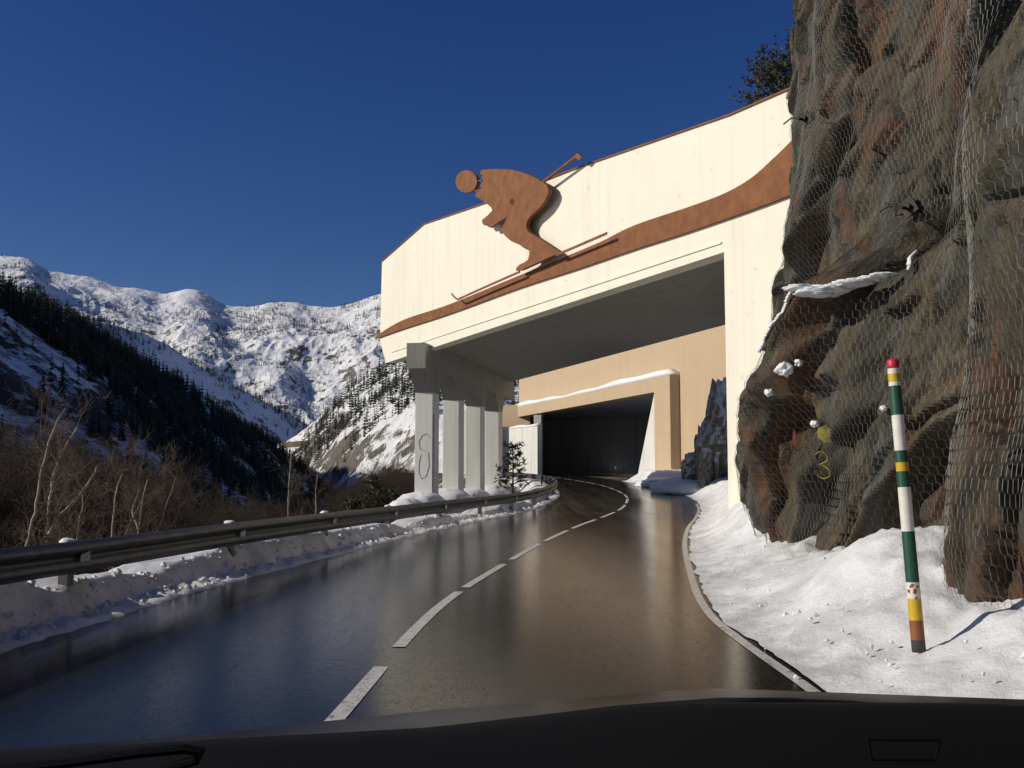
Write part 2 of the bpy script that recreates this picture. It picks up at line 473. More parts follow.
# far snowy range: three ridges in one sheet
B1 = crest([-600, -200, 0, 30, 50, 75, 100, 140, 165, 180, 200, 225, 250, 290, 310, 340, 360, 382, 450, 520, 700, 900],
           [270, 250, 257, 258, 272, 277, 283, 290, 297, 291, 292, 305, 308, 304, 310, 308, 301, 294, 285, 300, 330, 345],
           [1500] * 22)
B2 = crest([-300, -60, 40, 100, 150, 200, 250, 300, 345, 400], [230, 262, 300, 320, 336, 366, 395, 420, 442, 500], [700, 740, 760, 800, 830, 860, 890, 930, 960, 990])
B3 = crest([150, 230, 265, 300, 345, 420, 520, 700, 900], [520, 475, 452, 432, 392, 348, 350, 370, 400], [640, 620, 600, 590, 575, 560, 555, 550, 550])
def smooth_crest(C, w):
    t = C[:, 0] / C[:, 1]; tt = np.linspace(t[0], t[-1], 600)
    k = np.hanning(w); k /= k.sum()
    f = lambda a: np.convolve(np.pad(np.interp(tt, t, a), w // 2, mode='edge'), k, 'same')[w // 2:w // 2 + 600]
    D = f(C[:, 1]); return np.stack([tt * D, D, f(C[:, 2])], 1)
B1, B2, B3 = smooth_crest(B1, 15), smooth_crest(B2, 25), smooth_crest(B3, 25)
def ridge_h(tx, y, C, sf, sb, late=0.0):
    """tx = x/y; C crest points"""
    ct = C[:, 0] / C[:, 1]
    D = np.interp(tx, ct, C[:, 1]); Z = np.interp(tx, ct, C[:, 2])
    d = D - y
    return Z - np.where(d > 0, sf * d, -sb * d), d
def hillB(x, y):
    tx = x / y
    z1, d1 = ridge_h(tx, y, B1, 0.46, 0.3)
    z2, d2 = ridge_h(tx, y, B2, 0.55, 0.28)
    z3, d3 = ridge_h(tx, y, B3, 0.42, 0.22)
    z1 = z1 + ridged(x / 230., y / 230., 6, 31, 0.55) * 28 * sstep(-60, 220, np.abs(d1)) + fbm(x / 60., y / 60., 5, 41) * 9 + ridged((x + 0.5 * y) / 120., (y - .5 * x) / 500., 4, 77) * 11 * sstep(0, 200, np.abs(d1))
    z2 = z2 + ridged(x / 110., y / 110., 5, 51, 0.55) * 15 * sstep(0, 120, np.abs(d2)) + fbm(x / 30., y / 30., 4, 61) * 4
    z3 = z3 + ridged(x / 90., y / 90., 5, 71, 0.55) * 13 * sstep(0, 90, np.abs(d3)) + fbm(x / 25., y / 25., 4, 81) * 3.5
    return np.maximum(np.maximum(np.maximum(z1, z2), z3), -36)
gt, gy = np.meshgrid(np.linspace(-0.90, 0.22, 620), np.concatenate([np.linspace(260, 1000, 230), np.linspace(1005, 2000, 240)]), indexing='ij')
gx = gt * gy
gz = hillB(gx, gy)
o = mesh_np('snowy_mountains', np.stack([gx, gy, gz], 2).reshape(-1, 3), grid_faces(*gx.shape), MAT['far_mountain'], smooth=False)
tag(o, 'sunlit snowy rocky mountain range beyond the valley', kind='structure')

# ------------------------------------------------------------------ rock cliff beside the road, its netting, snow on its ledges
PLAN = catmull([(4.6, -9), (4.3, -5), (3.9, -1), (3.6, 2.5), (3.35, 5.2), (3.1, 7.1), (3.5, 8.4), (4.45, 9.7), (4.75, 11), (4.45, 12.0), (3.7, 12.8), (3.42, 13.8),
                (3.66, 15.8), (4.3, 18.6), (5.05, 21.6), (5.8, 24.2), (6.7, 25.6), (8.2, 26.6), (9.5, 27.0), (10, 27.2)], 0.05)
pa = np.concatenate([[0], np.cumsum(np.linalg.norm(np.diff(PLAN, axis=0), axis=1))])
NU = int(pa[-1] / 0.032)
UU = np.linspace(0, pa[-1], NU)
PX, PY = np.interp(UU, pa, PLAN[:, 0]), np.interp(UU, pa, PLAN[:, 1])
ZZ = np.arange(-0.4, 15.0, 0.036)
U, Z = np.meshgrid(UU, ZZ, indexing='ij')
BX, BY = PX[:, None] + 0 * Z, PY[:, None] + 0 * Z
def cliff_push(U, Z, BX, BY, detail=1.0):
    """how far the face steps back into the hill"""
    far = sstep(11.2, 12.6, BY)
    ledge = 2.2 + 1.9 * sstep(16.5, 11.5, BY) + fbm(U / 1.1, 0 * Z, 3, 13) * 0.25
    back = far * (0.95 * sstep(-0.05, 0.55, Z - ledge) + 0.05 * Z)
    near = (1 - far) * (0.04 * Z)
    bulge = -0.32 * np.exp(-((Z - 4.9) / 1.7) ** 2) * sstep(14.2, 16, BY) - 0.22 * far * np.exp(-((Z - 2.2) / 1.3) ** 2) * sstep(15.5, 13, BY)
    p, q = (U * 0.87 + Z * 0.49), (Z * 0.87 - U * 0.49)
    wp = fbm(p / 2.2, q / 4.0, 3, 17)
    def saw(t, e):
        f = t - np.floor(t); return np.where(f < 1 - e, f / (1 - e), (1 - f) / e)
    def tri(t):
        f = t - np.floor(t); return np.abs(f - .5) * 2
    k1 = sstep(-.35, .35, fbm(p / 4, q / 5, 2, 61)); k2 = sstep(-.3, .3, fbm(p / 2.5, q / 3, 2, 67))
    slabs = saw(p / 2.3 + wp * .5, .09) * .46 * (.4 + k1) + saw(p / .8 + wp * 1.0, .14) * .13 * (.3 + k2)
    facets = tri(p / 3.1 + q / 5.1 + wp * .3) * .24 + tri(q / 3.4 - p / 4.6 + wp * .4) * .26 + tri(q / .8 + p / 1.7 + wp) * .07 * k1
    h1, g1, e1 = voronoi(p / 0.95 + wp * .2, q / 2.6, 100)
    h2, g2, e2 = voronoi(p / 0.26 + 9, q / .6, 140)
    r = back + near + bulge + wp * .26 + detail * (slabs * (1 - .25 * sstep(4, 6, Z)) + facets * (1 - .45 * sstep(3.8, 6, Z)) - .24 + .09 * sstep(4, 6, Z) + (h1 - .5) * .26 + g1 * .22 + (h2 - .5) * .085 + g2 * .10 + .07 * sstep(.1, 0, e1) + tri(p / .36 + q / .9) * .07 * k1 + tri(q / .47 - p / .8) * .06 * k2)
    r = r + detail * (fbm(p / .2, q / .55, 4, 23) * .035 + ridged(p / .4, q / 1.6, 3, 29) * .04)
    return r + (1 - far) * .22 + .25 * np.exp(-((BY - 9.0) / 1.3) ** 2)
PUSH = cliff_push(U, Z, BX, BY)
PUSH[1:-1, 1:-1] = PUSH[1:-1, 1:-1] * .5 + (PUSH[2:, 1:-1] + PUSH[:-2, 1:-1] + PUSH[1:-1, 2:] + PUSH[1:-1, :-2]) * .125
DX, DY = 0.95, 0.31
X3, Y3 = BX + PUSH * DX, BY + PUSH * DY
cap = Z > 14.6
X3 = X3 + np.where(cap, (Z - 14.6) * 25, 0)
RV = np.stack([X3, Y3, Z], 2)
o = mesh_np('rock_cliff', RV.reshape(-1, 3), grid_faces(NU, len(ZZ)), MAT['rock'], smooth=False)
tag(o, 'rust streaked grey rock cliff under wire netting beside the road', kind='structure')

# surface lookup for whatever hangs on the cliff
def blur(a, k):
    for ax in (0, 1):
        c = np.cumsum(np.concatenate([np.repeat(np.take(a, [0], ax), k + 1, ax), a, np.repeat(np.take(a, [-1], ax), k, ax)], ax), ax)
        n = a.shape[ax]
        a = (np.take(c, np.arange(2 * k + 1, 2 * k + 1 + n), ax) - np.take(c, np.arange(n), ax)) / (2 * k + 1)
    return a
def rollmin(a, k):
    b = a.copy()
    for s in range(1, k + 1):
        for ax in (0, 1):
            b = np.minimum(b, np.minimum(np.roll(a, s, ax), np.roll(a, -s, ax)))
    return b
NETP = np.minimum(blur(rollmin(PUSH, 5), 10), PUSH) - 0.035
def samp(G, u, z):
    fi = np.clip(u / (UU[1] - UU[0]), 0, NU - 1.001); fj = np.clip((z - ZZ[0]) / (ZZ[1] - ZZ[0]), 0, len(ZZ) - 1.001)
    i, j = fi.astype(int), fj.astype(int); a, b = fi - i, fj - j
    return G[i, j] * (1 - a) * (1 - b) + G[i + 1, j] * a * (1 - b) + G[i, j + 1] * (1 - a) * b + G[i + 1, j + 1] * a * b
def net_pt(u, z, lift=0.0):
    p = samp(NETP, u, z) - lift
    return np.stack([np.interp(u, UU, PX) + p * DX, np.interp(u, UU, PY) + p * DY, z], 1)
u0 = np.interp(3.5, PLAN[:, 1], pa); u1 = np.interp(25.0, PLAN[:, 1], pa)
cw, ch = 0.085, 0.105                     # one hexagon of the wire: width, row pitch
cols_, rows_ = int((u1 - u0) / cw), int(9.4 / ch)
ci, rj = np.meshgrid(np.arange(cols_), np.arange(rows_), indexing='ij'); ci = ci.ravel(); rj = rj.ravel()
cu = u0 + (ci + 0.5 * (rj % 2)) * cw; cz = 0.05 + rj * ch
jit = lambda a, b, k: 0.012 * vnoise(a * 7, b * 7, k)
def nodep(u, z):
    return net_pt(u + jit(u, z, 1) + 0.05 * vnoise(u * 0.9, z * 0.9, 5), z + jit(u, z, 2))
tp, ul, ur = (cu, cz + ch * 0.30), (cu - cw / 2, cz + ch * 0.13), (cu + cw / 2, cz + ch * 0.13)
bl = (cu - cw / 2, cz - ch * 0.57 + ch * 0.0)
T, UL, UR, BL = nodep(cu, cz + ch * 0.43), nodep(cu - cw / 2, cz + ch * 0.22), nodep(cu + cw / 2, cz + ch * 0.22), nodep(cu - cw / 2, cz - ch * 0.57 + ch * 0.0)
TU = nodep(cu, cz + ch * 0.43)
# each cell: roof-shaped pair of wires and the twisted upright at its left
BL = nodep(cu - cw / 2, cz - ch * 0.57)
A = np.concatenate([UL, UR, UL]); B = np.concatenate([T, T, BL])
rr = np.concatenate([np.full(len(T), .0015), np.full(len(T), .0015), np.full(len(T), .0025)])
V, Fq = prisms_np(A, B, rr, rr)
o = mesh_np('wire_netting', V, Fq, MAT['wire'], smooth=False)
tag(o, 'grey hexagonal rockfall wire netting draped over the roadside cliff', 'wire netting')

# snow lodged on the cliff's ledges
nz = np.zeros_like(Z)
du = np.stack([np.gradient(X3, axis=0), np.gradient(Y3, axis=0), 0 * Z], 2); dz_ = np.stack([np.gradient(X3, axis=1), np.gradient(Y3, axis=1), np.gradient(Z, axis=1)], 2)
nn = np.cross(du, dz_); nn /= np.linalg.norm(nn, axis=2, keepdims=True) + 1e-9
up = blur(np.abs(nn[:, :, 2]) * np.where(nn[:, :, 2] * np.sign(nn[:, :, 0] * -1) > 0, 1, -1), 1)
slope = np.gradient(blur(PUSH, 6), ZZ, axis=1)
msk = (slope > 0.62) & (Z < 4.1) & (Z > 2.1) & (BY > 12.2) & (BY < 24) & (fbm(U / 0.8, Z / 0.8, 3, 33) > 0.0)
f = grid_faces(NU, len(ZZ))
keep = msk.ravel()[f].sum(1) >= 3
f = f[keep]
use = np.unique(f); remap = np.full(NU * len(ZZ), -1); remap[use] = np.arange(len(use))
sv = RV.reshape(-1, 3)[use] + np.array([-0.045, -0.03, 0.055])
if len(f):
    o = mesh_np('ledge_snow', sv, remap[f], MAT['clean_snow'])
    sm = o.modifiers.new('thick', 'SOLIDIFY'); sm.thickness = 0.04
    tag(o, 'snow lying on the ledges of the roadside cliff', kind='stuff')

# ------------------------------------------------------------------ roadside snow
def bank(name, side, n_t, wfun, zfun, m, label, a0, a1):
    idx = np.where((ARC >= a0) & (ARC <= a1))[0]
    arc = np.arange(ARC[idx[0]], ARC[idx[-1]], 0.09)
    cx, cy = np.interp(arc, ARC, CL[:, 0]), np.interp(arc, ARC, CL[:, 1])
    nx, ny = np.interp(arc, ARC, NR[:, 0]), np.interp(arc, ARC, NR[:, 1])
    t = np.linspace(0, 1, n_t)
    A_, T_ = np.meshgrid(arc, t, indexing='ij')
    W = wfun(A_, cy[:, None] + 0 * T_)
    off = (HALF + (-0.05 if side > 0 else 0.14) + 0.07 * fbm(A_ / .5, A_ * 0 + 3, 4, 19) + T_ * W + (wider(cy[:, None]) if side > 0 else 0)) * side
    X = cx[:, None] + nx[:, None] * off; Y = cy[:, None] + ny[:, None] * off
    Zb = road_z(Y) + zfun(A_, T_ * W, X, Y)
    dd = (T_ * W)[:-1, :-1] + .16 * fbm(X[:-1, :-1] / .3, Y[:-1, :-1] / .3, 4, 37)
    o = mesh_np(name, np.stack([X, Y, Zb], 2).reshape(-1, 3), grid_faces(*X.shape), m, mats=[m, MAT['dirty_snow']], midx=(dd < .42).ravel().astype(int))
    return tag(o, label, kind='structure')
def rz(A_, D, X, Y):
    lump = fbm(X / 0.9, Y / 0.9, 5, 3) ; fine = fbm(X / 0.16, Y / 0.16, 4, 8)
    foot = 0.39 + 0.34 * np.exp(-((Y - 9.6) / 1.0) ** 2) + 0.42 * sstep(14.8, 18, Y) - 0.18 * np.exp(-((Y - 13.2) / 1.0) ** 2) - 0.1 * sstep(30, 40, Y)
    rise = foot * sstep(0.25, 1.7, D) ** 1.0
    h = -0.01 + 0.07 * sstep(0.0, 0.55, D) + rise
    return h + lump * 0.10 * sstep(0.1, 0.8, D) + fine * 0.038 * sstep(0.02, 0.2, D) + np.maximum(ridged(X / 0.35, Y / 0.35, 3, 15), 0) * 0.10 * sstep(0.9, 1.6, D)
bank('snow_bank', 1, 64, lambda A_, Y: 2.3 + 1.6 * sstep(6.5, 10, Y) + 0 * Y, rz, MAT['snow'], 'snow bank rising from the right road edge to the cliff', arc_at(-12), arc_at(70))
def lz(A_, D, X, Y):
    lump = fbm(X / 1.4, Y / 1.4, 5, 43); fine = fbm(X / 0.15, Y / 0.15, 4, 48)
    gap = sstep(-0.45, 0.25, fbm(A_ / 2.2, 0 * A_, 3, 91))
    w = .12 * fbm(X / .6, Y / .6, 3, 57)
    near = sstep(20, 12, Y)
    ridge = sstep(0.36 + w, 0.66 + w, D) * (0.15 + 0.27 * gap) * (.62 + .38 * near)
    grit = np.maximum(fine, 0) * 0.11 * np.exp(-((D - 0.26) / 0.13) ** 2)
    return -0.05 + 0.06 * sstep(0.0, 0.12, D) + ridge + lump * 0.06 * sstep(.3, .6, D) + fine * 0.022 + grit - 0.75 * sstep(1.15, 2.3, D)
bank('snow_verge', -1, 46, lambda A_, Y: 2.2 + 0 * Y, lz, MAT['dirty_snow'], 'ragged ploughed snow along the left road edge under the guardrail', arc_at(-12), arc_at(75))


# ------------------------------------------------------------------ first avalanche gallery
U1 = Vector((-0.432, 0.902, 0)).normalized()        # along the front wall, away to the left
N1 = Vector((-U1.y, U1.x, 0)); N1 = N1 if N1.y < 0 else -N1   # out of the wall, towards the camera
R0 = at(724, 505, 26.0)
def fac(x, y, out=0.0):
    return on_plane(x, y, R0 + N1 * out, N1)
AX = Vector((0.193, 0.981, 0)).normalized()           # direction of the road inside
AXR = Vector((AX.y, -AX.x, 0))
ZS = fac(724, 252).z                                  # underside of the roof
g1 = empty('avalanche_gallery', R0, 'nearest cream avalanche gallery over the road with rusty wave band on its front', 'gallery')
zero = Matrix.Translation(-R0)
def gpart(name, bm, m, parent=g1, **k):
    bm.transform(Matrix.Translation(-Vector(parent_loc(parent))))
    return obj(name, bm, m, parent, **k)
def parent_loc(p):
    v = Vector((0, 0, 0))
    while p is not None: v = v + p.location; p = p.parent
    return v
top_px = [(382, 262), (424.5, 224.6), (497.5, 199.7), (575, 169.6), (669, 137), (729.6, 116), (794, 88)]
tops = [fac(*p) for p in top_px]
ext = tops[-1] + (tops[-1] - tops[-2]).normalized() * 7
low_l = [fac(386, 363), fac(380, 341)]
wall_r = ext.copy(); wall_r.z = -0.5
r_in_top = fac(724, 252); r_in_bot = r_in_top.copy(); r_in_bot.z = -0.5
bm = bmesh.new()
bm_pts = [low_l[1]] + tops + [ext, wall_r, r_in_bot, r_in_top, low_l[0]]
prism(bm, bm_pts, -N1 * 0.55)
gpart('facade_wall', bm, MAT['cream'])
# thin rusty flashing on the top edge
bm = bmesh.new()
cp = tops + [ext]
for a, b in zip(cp, cp[1:]):
    prism(bm, [a + N1 * 0.05, b + N1 * 0.05, b + N1 * 0.05 + Vector((0, 0, .045)), a + N1 * 0.05 + Vector((0, 0, .045))], -N1 * 0.66)
gpart('coping', bm, MAT['corten'])
# groove-and-fillet along the lintel
bm = bmesh.new()
a, b = fac(392, 352.5), fac(722, 243.5)
prism(bm, [a, b, b + Vector((0, 0, .05)), a + Vector((0, 0, .05))], N1 * 0.04)
gpart('lintel_fillet', bm, MAT['cream'])
# wave band of weathering steel
lo = [(375, 339), (403, 329), (450, 313.5), (519, 288), (577, 269), (635, 249), (680, 234.5), (725, 219), (764, 205), (800, 191), (835, 178)]
hi = [(375, 336.5), (403, 320), (450, 304), (519, 275.5), (558, 259.5), (600, 242), (635, 225), (691, 206), (725, 193), (751, 178), (772.5, 159), (790, 142), (815, 116), (835, 96)]
sm2 = lambda L: [tuple(q) for q in catmull([L[0]] + L + [L[-1]], 6)] + [L[-1]]
lo, hi = sm2(lo), sm2(hi)
bm = bmesh.new()
prism(bm, [fac(*p, 0.10) for p in lo] + [fac(*p, 0.10) for p in hi[::-1]], -N1 * 0.09)
gpart('wave_band', bm, MAT['corten'])
# roof slab: front edge under the wall, back edge skewed
def at_z(x, y, z):
    d = at(x, y, 1.0) - Vector((0, 0, CAM_Z)); return Vector((0, 0, CAM_Z)) + d * ((z - CAM_Z) / d.z)
bL = Vector((-0.25, 65.2, ZS)); bR = Vector((8.6, 38.4, ZS))
fL = low_l[0].copy(); fL.z = ZS; fR = wall_r.copy(); fR.z = ZS
fL0, fR0 = fL - N1 * 0.5, fR - N1 * 0.5
bRR = bR + (bR - bL).normalized() * 6
bm = bmesh.new()
prism(bm, [fL0, fR0, bRR, bR, bL, bL + Vector((-3.0, -1.0, 0))], (0, 0, 0.6))
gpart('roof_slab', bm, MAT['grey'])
# earth behind the upper wall
bm = bmesh.new()
e = [fL0 + U1 * -3 - N1 * .2, fR0 - N1 * .2, bRR - AX * .5, bL - U1 * 4 - AX * .5]
zt = 6.7
lowv = [bm.verts.new((p.x, p.y, ZS + 0.605)) for p in e]
hiv = [bm.verts.new((p.x, p.y, h)) for p, h in zip(e, (7.9, 8.3, 8.3, 7.9))]
bm.faces.new(lowv); bm.faces.new(hiv)
for i in range(4): bm.faces.new((lowv[i], lowv[(i + 1) % 4], hiv[(i + 1) % 4], hiv[i]))
gpart('roof_fill', bm, MAT['soil'])
# inner right wall
bm = bmesh.new()
p = R0 + AXR * 0.45 - N1 * 0.6; p.z = -0.5
prism(bm, [p, p + AX * 12.2, p + AX * 12.2 + AXR * .6, p + AXR * .6], (0, 0, ZS + 0.5 - 0.003))
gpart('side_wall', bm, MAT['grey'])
# left edge beam and its columns
C0 = Vector((-3.93, 46.3, 0)); CW, CD, PIT = 0.42, 0.55, 4.89
BZ = ZS - 0.003; BH = 1.15
bm = bmesh.new()
b0 = C0 - AX * 1.75; b1 = C0 + AX * (PIT * 3 + 4.4)
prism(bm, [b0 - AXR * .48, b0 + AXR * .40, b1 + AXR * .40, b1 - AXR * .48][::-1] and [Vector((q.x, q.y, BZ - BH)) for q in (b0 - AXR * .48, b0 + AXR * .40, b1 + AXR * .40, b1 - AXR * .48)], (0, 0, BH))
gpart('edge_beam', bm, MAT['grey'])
for k in range(4):
    c = C0 + AX * (PIT * k)
    bm = bmesh.new()
    zb = BZ - BH - 1.0
    sh = [c - AX * CD - AXR * CW, c - AX * CD + AXR * CW, c + AX * CD + AXR * CW, c + AX * CD - AXR * CW]
    prism(bm, [Vector((q.x, q.y, -1.5)) for q in sh], (0, 0, zb + 1.5))
    cob = gpart('column', bm, MAT['pale'], bevel=0.02)
    bm = bmesh.new()
    lo_ = [bm.verts.new((q.x, q.y, zb + .002)) for q in sh]
    sh2 = [c - AX * (CD + .9) - AXR * (CW + .02), c - AX * (CD + .9) + AXR * (CW - .04), c + AX * (CD + .9) + AXR * (CW - .04), c + AX * (CD + .9) - AXR * (CW + .02)]
    hi_ = [bm.verts.new((q.x, q.y, BZ - BH - .002)) for q in sh2]
    bm.faces.new(lo_); bm.faces.new(hi_)
    for i in range(4): bm.faces.new((lo_[i], lo_[(i + 1) % 4], hi_[(i + 1) % 4], hi_[i]))
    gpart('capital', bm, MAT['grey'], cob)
    if k == 0:
        q = lambda a, z: c - AX * (CD + .004) + AXR * a + Vector((0, 0, z))
        bm = bmesh.new()
        tube(bm, [q(x, z) for x, z in ((.30, 2.9), (.12, 3.05), (-.10, 2.95), (-.24, 2.65), (-.16, 2.35), (.08, 2.25))], .014, 6)
        tube(bm, [q(x, z) for x, z in ((.22, 2.2), (.26, 1.6), (.12, 1.1), (-.10, 1.0), (-.22, 1.3), (-.20, 1.8), (-.12, 2.1))], .014, 6)
        gpart('graffiti', bm, mottled('grey_spray_paint', (.22, .22, .23), (.3, .3, .3), 6, .6, 0), cob)
        bm = bmesh.new()
        tube(bm, [c - AX * (CD - .06) + AXR * (CW + .03) + Vector((0, 0, z)) for z in (0, 3.9)], .04, 6)
        gpart('drain_pipe', bm, mottled('rusty_pipe', (.3, .13, .07), (.5, .42, .36), 3, .7, 0), cob)

# skier figure standing off the wall
sk = empty('skier_sculpture', fac(535, 268, .5), 'rusty steel cut-out of a crouching downhill skier fixed on the cream gallery front', 'sculpture')
def skp(x, y, out=0.46): return fac(440 + x * 0.2148, 140 + y * 0.2148, out)
TH = -N1 * 0.14
outl = [(190, 140), (225, 136), (262, 135), (300, 136), (340, 140), (382, 150), (420, 164), (452, 180), (480, 197), (497, 212), (505, 232), (503, 250), (492, 275), (470, 308), (445, 333), (420, 355), (406, 375), (400, 395), (402, 412), (412, 430), (440, 447), (500, 487), (555, 525), (460, 568), (375, 606), (352, 608), (356, 594), (370, 580), (392, 570), (410, 556), (416, 530), (415, 508), (395, 497), (360, 484), (330, 470), (308, 452), (292, 432), (287, 412), (292, 396), (306, 376), (312, 358),
        (275, 378), (232, 408), (221, 402), (219, 393), (205, 397), (197, 388), (195, 372), (220, 352), (243, 328), (240, 316), (222, 300), (196, 280), (165, 262), (164, 250), (178, 238), (192, 224), (186, 214), (202, 186), (190, 176), (200, 166), (186, 156)]
bm = bmesh.new()
hc, hr = (338, 287), 15
hole = [(hc[0] + hr * math.cos(t), hc[1] + hr * math.sin(t)) for t in np.linspace(math.pi * .5, math.pi * 2.5, 17)[:-1]]
i = 37
pts = outl[:i + 1] + [(hole[0][0] - .6, hole[0][1])] + hole[1:] + [(hole[0][0] + .6, hole[0][1]), (outl[i][0] + 1.2, outl[i][1] + 1.0)] + outl[i + 1:]
prism(bm, [skp(*p) for p in pts], TH)
gpart('torso_and_legs', bm, MAT['corten'], sk)
bm = bmesh.new()
prism(bm, [skp(122 + 50 * math.cos(t), 193 + 52 * math.sin(t)) for t in np.linspace(0, 2 * math.pi, 33)[:-1]], TH)
gpart('head', bm, MAT['corten'], sk)
for (x, y, x2, o0, o1) in ((152, 190, 198, .38, .38), (156, 236, 202, .38, .38), (300, 200, 300, .34, 0), (420, 240, 420, .34, 0), (360, 430, 360, .34, 0), (440, 520, 440, .34, 0)):
    bm = bmesh.new()
    tube(bm, [skp(x, y, o0), skp(x2, y, o1)], .04, 6)
    gpart('bracket', bm, MAT['corten'], sk)
bm = bmesh.new()
tube(bm, [skp(455, 215, .38), skp(630, 82, .38), skp(652, 66, .38)], [.055, .055, .03], 8)
pole = gpart('ski_pole', bm, MAT['corten'], sk)
bm = bmesh.new()
prism(bm, [skp(x, y, .42) for x, y in ((622, 78), (636, 60), (660, 78), (646, 94))], -N1 * .08)
gpart('basket', bm, MAT['corten'], pole)
for a in (((80, 738), (225, 672), (370, 608)), ((540, 530), (660, 478), (775, 428))):
    bm = bmesh.new()
    L = [skp(*p) for p in a]
    prism(bm, L + [p - Vector((0, 0, .08)) for p in L[::-1]], TH * .25)
    if a[0][0] == 80:
        t_ = [skp(80, 738), skp(66, 728), skp(52, 712)]
        prism(bm, t_ + [p - Vector((0, 0, .07)) for p in t_[::-1]], TH * .25)
    gpart('ski', bm, MAT['corten'], sk)

# ------------------------------------------------------------------ second gallery
U2 = Vector((-0.272, 0.962, 0)).normalized(); N2 = Vector((-U2.y, U2.x, 0))
Q0 = at(655, 479, 71.0)
def pl2(x, y, out=0.0): return on_plane(x, y, Q0 + N2 * out, N2)
DEP = 0.75
g2 = empty('tunnel_gallery', Q0, 'tan walled second gallery with a snow topped frame round its dark road opening', 'gallery')
bm = bmesh.new()
w1 = pl2(519, 386, -DEP); w0 = pl2(760, 330, -DEP)
zt2 = 16.5
# tall wall above and right of the opening
jx = pl2(664, 480, -DEP)
beam_z = pl2(655, 392).z
P = [Vector((w1.x, w1.y, beam_z)), Vector((w1.x, w1.y, zt2)), Vector((w0.x, w0.y, zt2)), Vector((w0.x, w0.y, -1)), Vector((jx.x, jx.y, -1)), Vector((jx.x, jx.y, beam_z))]
prism(bm, P, -N2 * 0.5)
gpart('head_wall', bm, MAT['tan'], g2)
# frame: beam and right jamb, proud of the wall
bm = bmesh.new()
tR, tL = pl2(672, 374), pl2(512, 411)
bR2, bL2 = pl2(655, 392), pl2(512, 424.5)
jr0, jr1 = pl2(656.5, 495), pl2(672, 495)
tL.z = max(tL.z, tR.z - .3); 
top_z = tR.z; bz = bR2.z
JL = Vector((pl2(655, 480).x, pl2(655, 480).y, 0)); JR = Vector((pl2(671, 480).x, pl2(671, 480).y, 0)); LL = Vector((pl2(508, 420).x, pl2(508, 420).y, 0))
def zz(p, z): return Vector((p.x, p.y, z))
prism(bm, [zz(LL, bz), zz(JL, bz), zz(JL, -1), zz(JR, -1), zz(JR, top_z), zz(LL, top_z)], -N2 * (DEP - .003))
gpart('portal_frame', bm, MAT['tan'], g2, bevel=.02)
# splayed inner reveal of the right jamb
bm = bmesh.new()
inn = -N2
j0, j1 = JL + inn * DEP * 0 + N2 * .003, JL + U2 * 0.05
foot = at(637, 479, 76.0)
prism(bm, [zz(JL, bz - .003), zz(JL, -1), Vector((foot.x, foot.y, -1)), ], -N2 * .02 + inn * 0.5) if False else None
v = [bm.verts.new(p) for p in (zz(JL + U2 * .003 - N2 * .04, bz - .004), zz(JL + U2 * .003 - N2 * .04, -1), Vector((foot.x, foot.y, -1)), Vector((foot.x, foot.y, foot.z + .05)))]
w_ = [bm.verts.new(p.co - N2 * .0 + AXR * .35) for p in v]
bm.faces.new(v); bm.faces.new(w_[::-1])
for i in range(4): bm.faces.new((v[i], w_[i], w_[(i + 1) % 4], v[(i + 1) % 4]))
gpart('splayed_jamb', bm, MAT['pale'], g2)
# roof, far wall and left wall inside, following the road
ii = np.where(CL[:, 1] > 58)[0]; ii = ii[ARC[ii] > arc_at(60)][::6]
def swept(o0, o1, z0, z1, idx):
    V = []
    for i in idx:
        a = CL[i] + NR[i] * o0; b = CL[i] + NR[i] * o1; zr = float(road_z(CL[i][1]))
        V += [(a[0], a[1], z0 if z0 > 3 else zr + z0), (b[0], b[1], z0 if z0 > 3 else zr + z0), (b[0], b[1], z1), (a[0], a[1], z1)]
    n = len(idx); F = []
    for k in range(n - 1):
        for j in range(4): F.append((4 * k + j, 4 * k + (j + 1) % 4, 4 * k + 4 + (j + 1) % 4, 4 * k + 4 + j))
    F += [(0, 1, 2, 3), (4 * n - 4, 4 * n - 3, 4 * n - 2, 4 * n - 1)]
    return np.array(V), np.array(F)
def gnp(name, VF, m, parent):
    V, F = VF; L = np.array(parent_loc(parent))
    return mesh_np(name, V - L, F, m, parent, smooth=False)
rw = [i for i in ii if ARC[i] > arc_at(67)]
iw = [Vector((19, 70, 0)), Vector((18, 95, 0)), Vector((14, 108, 0)), Vector((5.5, 116, 0)), Vector((1.0, 119, 0)), Vector((-6, 120, 0))]
bm = bmesh.new()
prism(bm, [zz(p, -.5) for p in iw] + [zz(p + Vector((.6, .6, 0)), -.5) for p in iw[::-1]], (0, 0, bz + .8))
gpart('inner_wall', bm, MAT['tunnel'], g2)
lw = [i for i in ii if ARC[i] > arc_at(92)]
bm = bmesh.new()
prism(bm, [zz(LL - N2 * .1, -.5), Vector((-6.6, 121, -.5)), Vector((-7.2, 121, -.5)), zz(LL - N2 * .1 + Vector((-.5, .2, 0)), -.5)], (0, 0, bz + 1.3))  # unseen wall added to keep sun off the far wall inside
gpart('sun_block_wall', bm, MAT['tunnel'], g2)
gnp('outer_wall', swept(-4.2, -3.6, -0.5, bz + .3, lw), MAT['tunnel'], g2)
bm = bmesh.new()
i80 = int(np.argmin(np.abs(ARC - arc_at(96))))
pa_, pb_ = CL[i80] + NR[i80] * 4.6, CL[i80] - NR[i80] * 4.6
